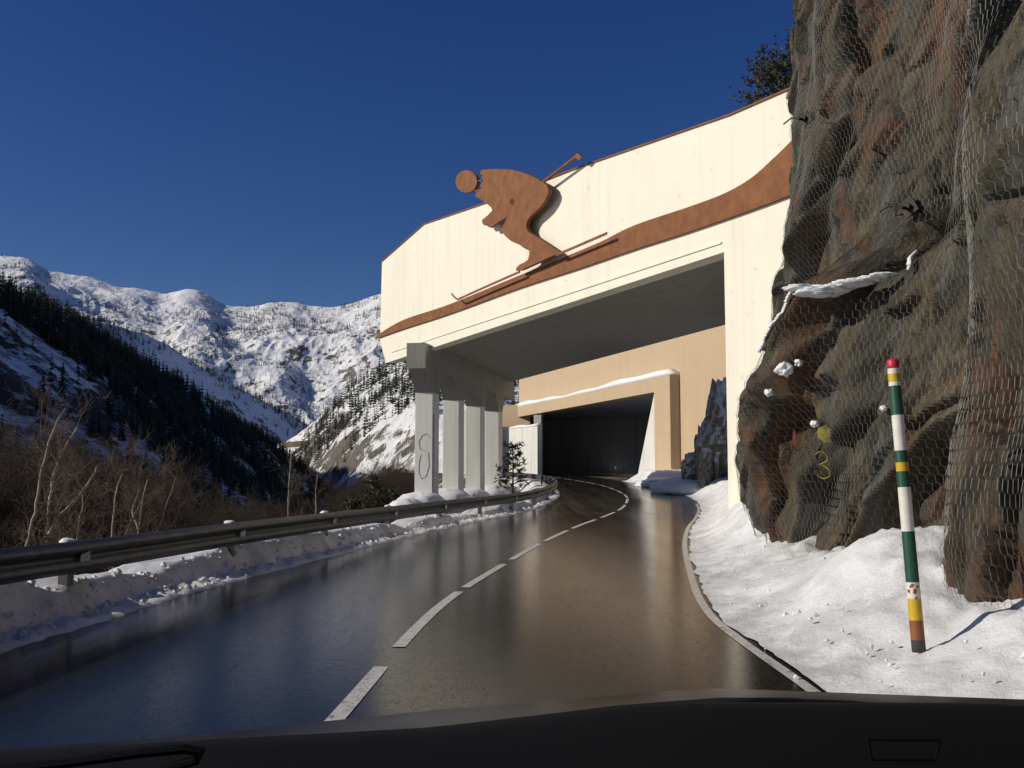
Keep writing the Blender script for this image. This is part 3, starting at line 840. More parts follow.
prism(bm, [zz(LL - N2 * (DEP + .5), bz + .32), zz(JR - N2 * (DEP + .5) - U2 * 0, bz + .32), Vector((20, 74, bz + .32)), Vector((20, 97, bz + .32)), Vector((14, 117, bz + .32)), Vector((1, 121, bz + .32)), Vector((-8, 121.5, bz + .32)), zz(LL + Vector((-1.6, 1.2, 0)), bz + .32), zz(LL + Vector((-.5, .4, 0)), bz + .32)], (0, 0, .6))
gpart('front_roof', bm, MAT['tunnel'], g2)
# end pier at the left of the opening
bm = bmesh.new()
pc = at(538.5, 470, 97.0)
box(bm, (pc.x, pc.y, 2.8), AXR * .36, AX * .5, (0, 0, 3.9))
gpart('pier', bm, MAT['pale'], g2, bevel=.02)
# snow on the frame's top
bm = bmesh.new()
n = 40
rows = []
for k in range(n + 1):
    t = k / n
    c = JR.lerp(LL, t) - N2 * (DEP * .5)
    h = .42 + .12 * math.sin(t * 9) + .06 * math.sin(t * 31)
    if k in (0, n): h *= .4
    rows.append([bm.verts.new(zz(c + N2 * (DEP * .5 + .03) , top_z + .003)), bm.verts.new(zz(c + N2 * (DEP * .42), top_z + h * .7)), bm.verts.new(zz(c, top_z + h)), bm.verts.new(zz(c - N2 * DEP * .48, top_z + h * 1.1)), bm.verts.new(zz(c - N2 * DEP * .48, top_z + .003))])
for a, b in zip(rows, rows[1:]):
    for j in range(5): bm.faces.new((a[j], b[j], b[(j + 1) % 5], a[(j + 1) % 5]))
bm.faces.new(rows[0]); bm.faces.new(rows[-1][::-1])
so = obj('frame_snow', bm, MAT['clean_snow'], None, smooth=True)
tag(so, 'snow lying along the top of the tan portal frame', kind='stuff')

# pale retaining wall left of the second gallery, snow along its top
bm = bmesh.new()
a, b = at(478, 500, 99), at(537.5, 480, 90)
d_ = (b - a); d_.z = 0; nrm = Vector((-d_.y, d_.x, 0)).normalized()
prism(bm, [Vector((a.x, a.y, -2)), Vector((b.x, b.y, -2)), Vector((b.x, b.y, at(537, 426, 90).z)), Vector((a.x, a.y, at(478, 432, 99).z))], nrm * .5)
rw_ = tag(obj('retaining_wall', bm, MAT['pale']), 'pale concrete wall left of the second gallery behind the young pine', 'wall')
bm = bmesh.new()
a2, b2 = at(490, 425, 106), at(530, 412, 104)
prism(bm, [zz(a2, a2.z - 5), zz(b2, b2.z - 5), zz(b2, at(530, 404, 104).z), zz(a2, at(490, 406, 106).z)], Vector((.2, .8, 0)))
tag(obj('parapet_wall', bm, MAT['tan']), 'short tan parapet seen between the gallery columns and the portal frame', 'wall')
bm = bmesh.new()
rows = []
for k in range(13):
    t = k / 12
    p = Vector((a.x, a.y, at(478, 432, 99).z)).lerp(Vector((b.x, b.y, at(537, 426, 90).z)), t)
    h = .22 + .06 * math.sin(k * 1.7)
    rows.append([bm.verts.new(p + q) for q in (nrm * -.06 + Vector((0, 0, .003)), nrm * .1 + Vector((0, 0, h)), nrm * .42 + Vector((0, 0, h * 1.2)), nrm * .5 + Vector((0, 0, .003)))])
for p, q in zip(rows, rows[1:]):
    for j in range(4): bm.faces.new((p[j], q[j], q[(j + 1) % 4], p[(j + 1) % 4]))
bm.faces.new(rows[0]); bm.faces.new(rows[-1][::-1])
tag(obj('wall_top_snow', bm, MAT['clean_snow'], smooth=True), 'snow piled along the top of the pale retaining wall', kind='stuff')

# rough rock and snow between the two galleries on the right
def lump(name, c, r, m, seed, label, squash=(1, 1, 1), res=48, kind='structure', rough=.28, mound=False):
    th, ph = np.meshgrid(np.linspace(0, 2 * math.pi, res), np.linspace(-math.pi / 2, math.pi / 2, res // 2), indexing='ij')
    x, y, z = np.cos(ph) * np.cos(th), np.cos(ph) * np.sin(th), np.sin(ph)
    w = (np.arange(res) == res - 1)[:, None]
    k = lambda q: np.where(w, q[0:1], q)
    s = r * (1 + rough * (k(ridged(x * 1.7 + seed, y * 1.7 + z * 2, 4, seed)) + .5 * k(vnoise(x * 4 + z * 3, y * 4 + seed, seed + 2))))
    V = np.stack([c[0] + x * s * squash[0], c[1] + y * s * squash[1], c[2] + z * s * squash[2]], 2)
    o = mesh_np(name, V.reshape(-1, 3), grid_faces(res, res // 2), m, smooth=mound)
    if label: tag(o, label, kind=kind)
    return o
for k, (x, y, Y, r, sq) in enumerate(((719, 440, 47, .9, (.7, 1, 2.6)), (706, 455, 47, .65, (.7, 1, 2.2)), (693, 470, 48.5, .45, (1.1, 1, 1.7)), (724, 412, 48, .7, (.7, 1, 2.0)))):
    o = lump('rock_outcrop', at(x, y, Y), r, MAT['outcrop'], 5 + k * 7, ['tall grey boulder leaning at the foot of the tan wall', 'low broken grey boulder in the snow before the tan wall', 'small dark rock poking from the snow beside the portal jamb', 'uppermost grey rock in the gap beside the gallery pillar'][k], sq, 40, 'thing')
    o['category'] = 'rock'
for k, (x, y, Y, r, sq) in enumerate(((692, 489, 50, 1.3, (1.5, 2.4, .45)), (672, 485, 60, 1.3, (1.5, 3.0, .35)), (712, 480, 49, 1.2, (1, 1, .6)), (652, 483, 71, 1.0, (1.2, 3, .3)))):
    lump('drifted_snow', at(x, y, Y), r, MAT['clean_snow'], 11 + k * 5, 'drifted snow heaped between the portal and the rocks', sq, 40, 'stuff', .15, True)
for k, (dx, r) in enumerate(((0.2, .9), (4.9, 1.0), (9.8, .9), (14.7, 1.0), (17.5, 1.1), (-2.0, .6))):
    p = C0 + AX * (dx - .9) - AXR * .1
    lump('column_snow', (p.x, p.y, -.25), r, MAT['clean_snow'], 21 + k * 3, 'snow heaped against the foot of the gallery columns', (1.3, 1.9, .72), 40, 'stuff', .10, True)

# crumbs of ploughed snow strewn along both banks
def crumbs(name, side, offs_, n, zf, m, label, seed, smax):
    rs = np.random.RandomState(seed); V = []; F = []; b = 0
    t = (1 + 5 ** .5) / 2
    IV = np.array([(-1, t, 0), (1, t, 0), (-1, -t, 0), (1, -t, 0), (0, -1, t), (0, 1, t), (0, -1, -t), (0, 1, -t), (t, 0, -1), (t, 0, 1), (-t, 0, -1), (-t, 0, 1)]) / 1.9
    IF = np.array([(0, 11, 5), (0, 5, 1), (0, 1, 7), (0, 7, 10), (0, 10, 11), (1, 5, 9), (5, 11, 4), (11, 10, 2), (10, 7, 6), (7, 1, 8), (3, 9, 4), (3, 4, 2), (3, 2, 6), (3, 6, 8), (3, 8, 9), (4, 9, 5), (2, 4, 11), (6, 2, 10), (8, 6, 7), (9, 8, 1)])
    for _ in range(n):
        a_ = rs.uniform(arc_at(2), arc_at(2) + 36 * rs.rand() ** .8 + 1); D = rs.uniform(*offs_) if rs.rand() < .7 else rs.normal(np.mean(offs_), .1)
        D = max(D, .06)
        c = np.array([np.interp(a_, ARC, CL[:, 0]), np.interp(a_, ARC, CL[:, 1])]); nn_ = np.array([np.interp(a_, ARC, NR[:, 0]), np.interp(a_, ARC, NR[:, 1])])
        p = c + nn_ * side * (HALF + (-.04 if side > 0 else .14) + D); q = lambda v: np.array([[v]])
        z = float(road_z(p[1])) + float(zf(q(a_), q(D), q(p[0]), q(p[1]))[0, 0])
        sz = smax * rs.uniform(.15, 1) ** 2.2 + .006
        V.append(IV * sz * rs.uniform(.6, 1.3, (12, 3)) + np.array([p[0], p[1], z + sz * .15])); F.append(IF + b); b += 12
    return tag(mesh_np(name, np.concatenate(V), np.concatenate(F), m, smooth=False), label, kind='stuff')
crumbs('snow_crumbs', -1, (.12, .75), 1300, lz, MAT['dirty_snow'], 'dirty crumbs of ploughed snow along the left road edge', 3, .04)
crumbs('snow_crumbs', 1, (.05, 1.2), 160, rz, MAT['snow'], 'crumbs of snow on the right roadside bank', 4, .022)

# ------------------------------------------------------------------ guardrail
post_px = [(84, 10.0, 540), (244, 14.1, 520), (335, 18.1, 510), (394, 22.0, 504)]
RL = catmull([(-5.2, -6), (-5.05, -2), (-4.85, 3), (-4.6, 6.4), (-4.28, 10.0), (-3.78, 14), (-3.2, 18), (-2.55, 22), (-1.7, 26), (-.75, 30.0), (.2, 34), (1.05, 38), (1.65, 42), (2.0, 46), (2.15, 50), (2.1, 54), (1.75, 58), (1.1, 62), (-.2, 67), (-1.2, 71), (-2.0, 74)], .25)
ra = np.concatenate([[0], np.cumsum(np.linalg.norm(np.diff(RL, axis=0), axis=1))])
rt = np.gradient(RL, axis=0); rt /= np.linalg.norm(rt, axis=1, keepdims=True); rn = np.stack([rt[:, 1], -rt[:, 0]], 1)
def rail_top(Y): return road_z(Y) + np.interp(Y, [0, 7, 10, 14, 18, 22, 30, 45, 60], [.78, .75, .70, .68, .65, .62, .62, .66, .7])
gr = empty('guard_rail', (RL[0][0], RL[0][1], 0), 'grey corrugated steel guardrail along the left road edge', 'guardrail')
prof = [(0, .31), (.012, .30), (.03, .285), (.08, .255), (.085, .225), (.035, .185), (.012, .165), (.012, .145), (.035, .125), (.085, .085), (.08, .055), (.03, .025), (.012, .01), (0, 0)]
prof = prof + [(p[0] - .012, p[1]) for p in prof[::-1]]
V = []
for o_, z_ in prof:
    V.append(np.stack([RL[:, 0] + rn[:, 0] * o_, RL[:, 1] + rn[:, 1] * o_, rail_top(RL[:, 1]) - .31 + z_], 1))
V = np.stack(V + [V[0]], 1)
mesh_np('rail', V.reshape(-1, 3) - np.array(gr.location), grid_faces(len(RL), len(prof) + 1), MAT['galv'], gr)
first = None
caps = []
p0a = float(np.interp(10.0, RL[:, 1], ra))
for k in range(-4, 13):
    s_ = p0a + 4.0 * k
    x, y = float(np.interp(s_, ra, RL[:, 0])), float(np.interp(s_, ra, RL[:, 1]))
    i = int(np.argmin(np.abs(ra - s_))); t_ = Vector((rt[i][0], rt[i][1], 0)); n_ = Vector((rn[i][0], rn[i][1], 0))
    zt_ = float(rail_top(y))
    bm = bmesh.new(); c = Vector((x, y, 0)) - n_ * .13
    # C-section post, spacer block and lap bolts
    for q, hx, hy in ((c - t_ * .055, .004, .05), (c - n_ * .047, .055, .004), (c + n_ * .047, .055, .004)):
        box(bm, (q.x, q.y, zt_ - .80), t_ * hx, n_ * hy, (0, 0, .78))
    post = obj('post', (bm.transform(Matrix.Translation(-gr.location)), bm)[1], MAT['galv'], gr)
    bm = bmesh.new(); q = Vector((x, y, 0)) - n_ * .048
    box(bm, (q.x, q.y, zt_ - .155), t_ * .06, n_ * .034, (0, 0, .13))
    obj('spacer', (bm.transform(Matrix.Translation(-gr.location)), bm)[1], MAT['galv'], post)
    # reflector tab in the valley of the beam
    bm = bmesh.new(); q = Vector((x, y, 0)) + n_ * .052
    prism(bm, [q + t_ * -.09 + Vector((0, 0, zt_ - .20)), q + t_ * .09 + Vector((0, 0, zt_ - .20)), q + t_ * .09 + Vector((0, 0, zt_ - .115)), q + t_ * .06 + n_ * .02 + Vector((0, 0, zt_ - .10)), q + t_ * -.07 + Vector((0, 0, zt_ - .13))], n_ * .012)
    obj('plate', (bm.transform(Matrix.Translation(-gr.location)), bm)[1], MAT['pale'], post)
    caps.append((k, c, zt_, y))
names = {0: 'snow cap on the guardrail post nearest the pale birch trunks', 1: 'snow cap on the second guardrail post from the left', 2: 'snow cap on the guardrail post below the road wall across the valley', 3: 'snow cap on the guardrail post just left of the first gallery column'}
for k, c, zt_, y in caps:
    if k not in names: continue
    o = lump('snow_lump', (c.x, c.y, zt_ - .005), .062, MAT['clean_snow'], 31 + k, None, (1.1, 1.0, .45), 24, rough=.3, mound=True)
    tag(o, names[k], 'snow cap', 'snow caps on the guardrail posts')

# ------------------------------------------------------------------ striped snow pole
pb, pt = at(919, 652, 6.95), at(892.5, 359, 7.05)
sp = empty('snow_pole', pb, 'tilted green, white and yellow striped snow pole with a red top before the cliff', 'snow pole')
PC = {'r': (.55, .02, .05), 'w': (.74, .72, .66), 'y': (.62, .40, .02), 'g': (.012, .075, .045), 'o': (.26, .085, .03), 'd': (.05, .045, .04)}
pm = {k: mottled('pole_' + n, tuple(x * .8 for x in c), c, 14, .5, .05, .002, 60) for (k, c), n in zip(PC.items(), ('red', 'white', 'yellow', 'green', 'rust', 'grime'))}
keys = list(pm)
seq = [(359, 'r'), (369, 'w'), (374.5, 'y'), (383, 'w'), (387, 'g'), (417, 'w'), (453, 'g'), (465, 'y'), (474, 'g'), (490, 'w'), (534, 'g'), (584, 'w'), (600, 'y'), (621, 'o'), (640, 'd'), (652, None)]
def pz(y): return pt.lerp(pb, (y - 359) / (652 - 359))
bm = bmesh.new()
N = 16
dirn = (pb - pt).normalized(); s_ = dirn.orthogonal().normalized(); t_ = dirn.cross(s_)
def ring(p, r): return [bm.verts.new(p + (s_ * math.cos(2 * math.pi * k / N) + t_ * math.sin(2 * math.pi * k / N)) * r) for k in range(N)]
prev = None
for (y0, kk), (y1, _) in zip(seq[1:], seq[2:]):
    rad = .040 + .006 * (y0 - 369) / 280
    a_, b_ = (prev or ring(pz(y0), rad)), ring(pz(y1), rad + .0005)
    for k in range(N):
        f = bm.faces.new((a_[k], a_[(k + 1) % N], b_[(k + 1) % N], b_[k])); f.material_index = keys.index(kk)
    prev = b_
bm.faces.new(prev)
bm.transform(Matrix.Translation(-pb))
obj('shaft', bm, [pm[k] for k in keys], sp, smooth=True)
bm = bmesh.new(); prev = None
for t, r in ((0, .030), (.25, .042), (.8, .042), (1.0, .040)):
    rg = ring(pt.lerp(pz(369), t), r)
    if prev:
        for k in range(N): bm.faces.new((prev[k], prev[(k + 1) % N], rg[(k + 1) % N], rg[k]))
    else: bm.faces.new(rg[::-1])
    prev = rg
bm.faces.new(prev); bm.transform(Matrix.Translation(-pb))
obj('cap', bm, pm['r'], sp, smooth=True)['label'] = 'red cap'
# peeling rusty patches on the lower white band
bm = bmesh.new()
tocam = (Vector((0, 0, CAM_Z)) - pb).normalized(); side = tocam.cross(dirn).normalized(); tocam = side.cross(dirn).normalized() * -1
if tocam.dot(Vector((0, 0, CAM_Z)) - pb) < 0: tocam = -tocam
for k in range(9):
    an = random.uniform(-1, 1); p = pz(random.uniform(586, 599)); rr_ = .0452
    c = p + (tocam * math.cos(an) + side * math.sin(an)) * rr_; nn_ = (c - p).normalized(); tt = nn_.cross(dirn)
    ps = [c + (tt * math.cos(q) + dirn * math.sin(q)) * random.uniform(.006, .016) for q in np.linspace(0, 6.28, 8)[:-1]]
    prism(bm, ps, nn_ * .002)
bm.transform(Matrix.Translation(-pb)); obj('rust_spot', bm, pm['o'], sp)

# ------------------------------------------------------------------ marks, bolts and loose snow on the cliff
def cliff_hit(x, y):
    """nearest point of the netting surface seen at this pixel"""
    o = np.array([0, 0, CAM_Z]); d = np.array(at(x, y, 1.0)) - o
    P = np.stack([BX + NETP * DX, BY + NETP * DY, Z], 2) - o
    tt = (P @ d) / (d @ d); dist = np.linalg.norm(P - tt[..., None] * d, axis=2)
    ok = np.where(dist < .06, tt, 1e9)
    i, j = np.unravel_index(ok.argmin(), ok.shape)
    return UU[i], ZZ[j], Vector(P[i, j] + o)
MN = Vector((-.35, -.93, .08)).normalized(); MS = Vector((MN.y, -MN.x, 0)).normalized() * -1
def paint_blob(name, x, y, w, h, m, label, cat, seed):
    u, z, p = cliff_hit(x, y)
    rg = random.Random(seed); bm = bmesh.new(); ps = []
    for k in range(26):
        an = 2 * math.pi * k / 26; kk = 1 + rg.gauss(0, .12)
        ps.append(p + MN * .02 + MS * (math.cos(an) * w * kk) + Vector((0, 0, math.sin(an) * h * kk)))
    prism(bm, ps, MN * .012)
    return tag(obj(name, bm, m), label, cat)
yel = mottled('yellow_paint', (.09, .085, .02), (.34, .31, .05), 14, .7, .2, .004, 40)
paint_blob('paint_mark', 821, 437, .10, .11, yel, 'yellow-green survey paint spot on the netted rock left of the pole', 'paint mark', 3)
paint_blob('paint_mark', 792, 440, .025, .11, mottled('red_paint', (.12, .03, .02), (.18, .05, .03), 9, .8, .2, .004, 40), 'faded red paint dash on the rock left of the yellow spot', 'paint mark', 5)
u, z, p = cliff_hit(819, 466)
nu = [(-.08, .13), (-.02, .17), (.06, .13), (.07, .05), (0, .01), (-.03, 0), (.02, -.02), (.09, -.07), (.10, -.15), (.02, -.19), (-.07, -.14)]
pts = catmull([tuple(p + MN * .03 + MS * a + Vector((0, 0, b))) for a, b in [nu[0]] + nu + [nu[-1]]], .012)
bm = bmesh.new(); tube(bm, [Vector(q) for q in pts], .011, 6)
tag(obj('painted_numeral', bm, yel), 'yellow painted numeral 3 below the yellow spot on the rock', 'paint mark')
for k, (x, y, r, lab) in enumerate(((785, 373, .085, 'clump of snow stuck in the netting left of the ledge'), (767, 396, .045, 'tiny ball of snow in the netting at the left edge of the rock'), (814, 427, .045, 'small ball of snow just above the yellow paint spot'), (797, 365, .04, 'little snow flake beside the largest clump in the netting'), (883, 406, .035, 'small snow scrap in the netting left of the pole'))):
    u, z, p = cliff_hit(x, y)
    o = lump('snow_clump', p + Vector((-.02, -.02, 0)), r, MAT['clean_snow'], 51 + k * 3, None, (1, 1, .8), 28, rough=.7, mound=True)
    tag(o, lab, 'snow clump', 'snow clumps caught in the netting')
for k, x in enumerate(np.linspace(804, 884, 7)):
    y = 294 - (x - 804) * .26 + (k % 2) * 2
    u, z, p = cliff_hit(x, y)
    lump('ledge_snow', p + Vector((-.03, -.05, .02)), (.13, .16, .15, .12, .14, .10, .09)[k], MAT['clean_snow'], 71 + k * 3, 'patch of snow lying along the top ledge of the lower rock', (1.6, .7, .32), 30, 'stuff', .5, True)
for k, (x, y, lab) in enumerate(((803, 119, 'dark rock bolt and plate high on the cliff near the gallery wall'), (908, 204, 'dark rock bolt and plate in the middle of the upper cliff'), (779, 195, 'small rock bolt on the cliff edge beside the rusty wave band'))):
    u, z, p = cliff_hit(x, y)
    n_ = Vector((-.8, -.6, 0)).normalized(); s_ = Vector((.6, -.8, 0)); w_ = (.09, .10, .06)[k]
    rb = empty('rock_bolt', p, lab, 'rock bolt', 'rock bolts holding the netting')
    bm = bmesh.new(); q = Matrix.Rotation(.5, 3, n_)
    box(bm, n_ * .03, q @ (s_ * w_), q @ Vector((0, 0, w_ * 1.15)), n_ * .012); obj('plate', bm, MAT['steel'], rb)
    bm = bmesh.new(); tube(bm, [n_ * -.1, n_ * .22 - Vector((0, 0, .04))], .022, 8); tube(bm, [n_ * .05, n_ * .10], .05, 6); obj('bolt', bm, MAT['steel'], rb)
    bm = bmesh.new(); tube(bm, [n_ * .06, n_ * .10 + s_ * -.22 + Vector((0, 0, .06)), n_ * .04 + s_ * -.42 + Vector((0, 0, .03))], .014, 6); obj('cable', bm, MAT['steel'], rb)

# ------------------------------------------------------------------ trees
def bare_tree(seed, h, nmain, spread, pale=True):
    """-> trunk segments and twig segments"""
    rg = random.Random(seed); S = []; Tw = []
    def grow(p, d, L, r, lvl):
        n = 5 if lvl < 2 else 3
        for k in range(n):
            d = (d + Vector((rg.gauss(0, .13), rg.gauss(0, .13), rg.gauss(.03, .08)))).normalized()
            q = p + d * (L / n); r2 = r * (1 - .55 * (k + 1) / n)
            (S if lvl == 0 else Tw).append((p.copy(), q.copy(), r * (1 - .55 * k / n), r2))
            if lvl < 4:
                cnt = {0: (0 if k < 1 else 2 + (k > 2)), 1: 2, 2: 2, 3: 2}[lvl]
                for _ in range(cnt):
                    e = d.orthogonal().normalized(); e.rotate(Matrix.Rotation(rg.uniform(0, 6.28), 3, d))
                    nd = (d * rg.uniform(.55, 1.0) + e * rg.uniform(.5, .95) * spread).normalized()
                    grow(q, nd, L * rg.uniform(.36, .58), max(r2 * rg.uniform(.4, .6), .005), lvl + 1)
            p = q
    for m_ in range(nmain):
        d = Vector((rg.gauss(0, .16 if nmain == 1 else .3), rg.gauss(0, .2), 1)).normalized()
        grow(Vector((rg.gauss(0, .12), rg.gauss(0, .12), -.3)), d, h * rg.uniform(.75, 1), h * .0135, 0)
    return S, Tw
def seg_mesh(name, segs, m, n):
    A = np.array([s[0] for s in segs]); B = np.array([s[1] for s in segs])
    V, F = prisms_np(A, B, [s[2] for s in segs], [s[3] for s in segs], n)
    o = mesh_np(name, V, F, m, None, smooth=True); me = o.data; bpy.data.objects.remove(o); return me
BARE = []
for k, (h, nm, sp_) in enumerate(((9.5, 1, .9), (8.0, 2, .9), (5.5, 3, 1.0), (4.2, 5, 1.1))):
    S, Tw = bare_tree(40 + k, h, nm, sp_)
    BARE.append((seg_mesh('trunk', S, MAT['birch'] if k < 2 else MAT['twig'], 7), seg_mesh('crown', Tw, MAT['twig'], 3)))
def place_bare(kind, loc, sc, rot, tilt, name, label, cat, group=None):
    e = empty(name, loc, label, cat, group)
    e.scale = (sc, sc, sc); e.rotation_euler = (tilt[0], tilt[1], rot)
    for me, nm in zip(BARE[kind], ('trunk', 'crown')): link(nm, me, e)
    return e
def ground(x, Y):
    """point of the slope under pixel column x at distance Y"""
    p = at(x, 470, Y); z = float(slope_z(np.array([p.x]), np.array([p.y]))[0]); return Vector((p.x, p.y, z))
def hero_birch(paths, Y, r0, seed, label, twigs=1.0):
    """paths: trunk lines as seen, standing Y metres ahead; twigs grow from their upper halves"""
    rg = random.Random(seed); S = []; Tw = []
    base = None
    def twig(p, d, L, r, lvl):
        for k in range(3):
            d = (d + Vector((rg.gauss(0, .16), rg.gauss(0, .16), rg.gauss(.05, .1)))).normalized(); q = p + d * (L / 3)
            Tw.append((p.copy(), q.copy(), r * (1 - .2 * k), r * (.8 - .2 * k)))
            if lvl < 3:
                for _ in range(2):
                    e = Vector((rg.gauss(0, 1), rg.gauss(0, 1), rg.gauss(.3, .8))).normalized()
                    twig(q, (d * .7 + e * .7).normalized(), L * rg.uniform(.45, .65), max(r * .55, .004), lvl + 1)
            p = q
    for pi, pth in enumerate(paths):
        P = [at(x, y, Y + .25 * k_ * (pi + 1) * .4) for k_, (x, y) in enumerate(pth)]
        if pi == 0:
            g = P[0].copy(); dn = (P[0] - P[1]).normalized()
            gz = float(slope_z(np.array([g.x]), np.array([g.y]))[0]); k_ = max((g.z - gz + .2) / max(-dn.z, .3), .1)
            P = [g + dn * k_] + P; base = P[0].copy()
        P = [Vector(v) for v in catmull([tuple(P[0] * 2 - P[1])] + [tuple(p) for p in P] + [tuple(P[-1] * 2 - P[-2])], .14)] + [P[-1]]
        n = len(P)
        for k_ in range(n - 1):
            ra_, rb_ = r0 * (1 - .78 * k_ / n) * (.75 if pi else 1), r0 * (1 - .78 * (k_ + 1) / n) * (.75 if pi else 1)
            j = Vector((rg.gauss(0, .01), rg.gauss(0, .01), 0)); P[k_ + 1] = P[k_ + 1] + j
            S.append((P[k_], P[k_ + 1], ra_, rb_))
            if k_ > n * .35 and rg.random() < .75 * twigs:
                e = Vector((rg.gauss(0, 1), rg.gauss(0, 1), rg.uniform(.2, 1.2))).normalized()
                twig(P[k_ + 1], e, rg.uniform(.5, 1.0) * (1.4 - .6 * k_ / n), max(rb_ * .45, .008), 1)
    e = empty('birch_tree', base, label, 'birch')
    for segs, mm, nm, n in ((S, MAT['birch'], 'trunk', 7), (Tw, MAT['birch_twig'], 'crown', 3)):
        link(nm, seg_mesh(nm, [(a - base, b - base, c, d) for a, b, c, d in segs], mm, n), e)
hero_birch([[(24, 552), (33, 520), (42, 470), (49, 442), (58, 420), (66, 408)]], 19, .06, 1, 'tallest pale birch trunk at the far left, curving right towards its top')
hero_birch([[(46, 555), (48, 525), (51, 490), (58, 462), (68, 442), (77, 428)], [(49, 535), (58, 518), (76, 500), (88, 484), (97, 466)]], 19.5, .06, 2, 'forked pale birch with one stem reaching far out to the right')
hero_birch([[(76, 550), (79, 525), (83, 505), (82, 488)]], 21, .045, 3, 'short crooked birch stem right behind the first snow topped guardrail post')
hero_birch([[(112, 540), (114, 512), (116, 492), (122, 474)]], 23, .05, 4, 'slender grey-brown birch standing alone left of the clustered stems')
hero_birch([[(138, 535), (141, 515), (143, 498), (147, 480)], [(139, 530), (133, 512), (139, 490)]], 24, .05, 5, 'forked birch in the cluster of stems at the right of the thicket')
hero_birch([[(124, 538), (130, 522), (138, 508), (144, 496)]], 24.5, .04, 6, 'thin birch leaning right across the clustered stems')
hero_birch([[(158, 532), (164, 512), (171, 494), (176, 478)]], 26, .04, 7, 'rightmost leaning birch stem before the dark gully')
hero_birch([[(288, 522), (289, 490), (290, 470), (292, 450)]], 44, .08, 8, 'thin pale birch alone before the snowy road wall', .8)
hero_birch([[(316, 518), (316, 490), (318, 470), (316, 455)]], 46, .06, 9, 'thin dark birch right of the lone pale one', .8)
BH = [max(v.co.z for v in b[1].vertices) for b in BARE]
def fit(kind, p, x, top):
    zt_ = at(x, top, p.y).z
    return max(zt_ - p.z, .6) / BH[kind]
rg = random.Random(5)
for k in range(38):
    x = rg.uniform(-150, 195); Y = rg.uniform(25, 60)
    kd, p = rg.choice((1, 2, 2, 3, 3)), ground(x, Y)
    top = float(np.interp(x, [-150, 0, 60, 120, 200], [375, 388, 398, 432, 478])) + abs(rg.gauss(0, 28))
    place_bare(kd, p, fit(kd, p, x, top), rg.uniform(0, 6.28), (rg.uniform(-.1, .1), rg.uniform(-.05, .1)), 'bare_tree', 'leafless brown twiggy tree in the thicket below the left guardrail', 'tree', 'bare trees below the guardrail')
for k in range(44):
    x = rg.choice((rg.uniform(222, 290), rg.uniform(330, 402), rg.uniform(365, 402))); Y = rg.uniform(52, 95)
    kd, p = rg.choice((2, 3)), ground(x, Y)
    top = float(np.interp(x, [220, 250, 290, 335, 370, 405], [490, 478, 492, 488, 462, 450])) + abs(rg.gauss(0, 12))
    place_bare(kd, p, fit(kd, p, x, top), rg.uniform(0, 6.28), (rg.uniform(-.1, .1), rg.uniform(-.1, .1)), 'bare_shrub', 'leafless brown shrub on the slope between the birches and the gallery columns', 'shrub', 'bare shrubs beyond the guardrail')

def fir_np(seed, layers=9, spokes=9, droop=.35):
    """unit fir: ragged whorls of separate boughs -> verts, tri faces"""
    rg = np.random.RandomState(seed); V = []; F = []
    for l in range(layers):
        t = l / layers; z = .08 + .88 * t; r = (.19 * (1 - t) ** .8 + .012)
        for k in range(spokes):
            an = 2 * math.pi * (k + rg.rand() * .9) / spokes + l; rr_ = r * rg.uniform(.55, 1.2); w = rr_ * .42
            c, s = math.cos(an), math.sin(an); b = len(V); zr = z + rg.uniform(-.02, .02)
            V += [(0, 0, zr + .06), (c * rr_ * .6 - s * w, s * rr_ * .6 + c * w, zr - droop * rr_ * .5), (c * rr_, s * rr_, zr - droop * rr_), (c * rr_ * .6 + s * w, s * rr_ * .6 - c * w, zr - droop * rr_ * .5)]
            F += [(b, b + 1, b + 2), (b, b + 2, b + 3)]
    b = len(V)
    for k in range(4):
        an = k * math.pi / 2; V += [(.014 * math.cos(an), .014 * math.sin(an), -.05), (.004 * math.cos(an), .004 * math.sin(an), .98)]
    for k in range(4):
        a, c = b + 2 * k, b + 2 * ((k + 1) % 4); F += [(a, c, c + 1), (a, c + 1, a + 1)]
    return np.array(V), np.array(F)
FIRS = [fir_np(s, 9, 8) for s in range(4)]; FARFIR = [fir_np(s + 9, 5, 5) for s in range(3)]
def scatter(hfun, n, xr, yr, dens, seed, polar=False):
    rs = np.random.RandomState(seed)
    y = rs.uniform(*yr, n); x = rs.uniform(*xr, n) * (y if polar else 1)
    z = hfun(x, y); ok = (rs.rand(n) < dens(x, y, z)) & (z > -33)
    return np.stack([x, y, z], 1)[ok], rs
def merged(name, pts, hs, protos, rs, m, label):
    V = []; F = []; b = 0
    for p, h in zip(pts, hs):
        v, f = protos[rs.randint(len(protos))]; an = rs.rand() * 6.28; c, s = math.cos(an), math.sin(an); w = rs.uniform(.8, 1.5)
        V.append(np.stack([(v[:, 0] * c - v[:, 1] * s) * h * w, (v[:, 0] * s + v[:, 1] * c) * h * w, v[:, 2] * h], 1) + p); F.append(f + b); b += len(v)
    return tag(mesh_np(name, np.concatenate(V), np.concatenate(F), m, smooth=False), label, kind='stuff')
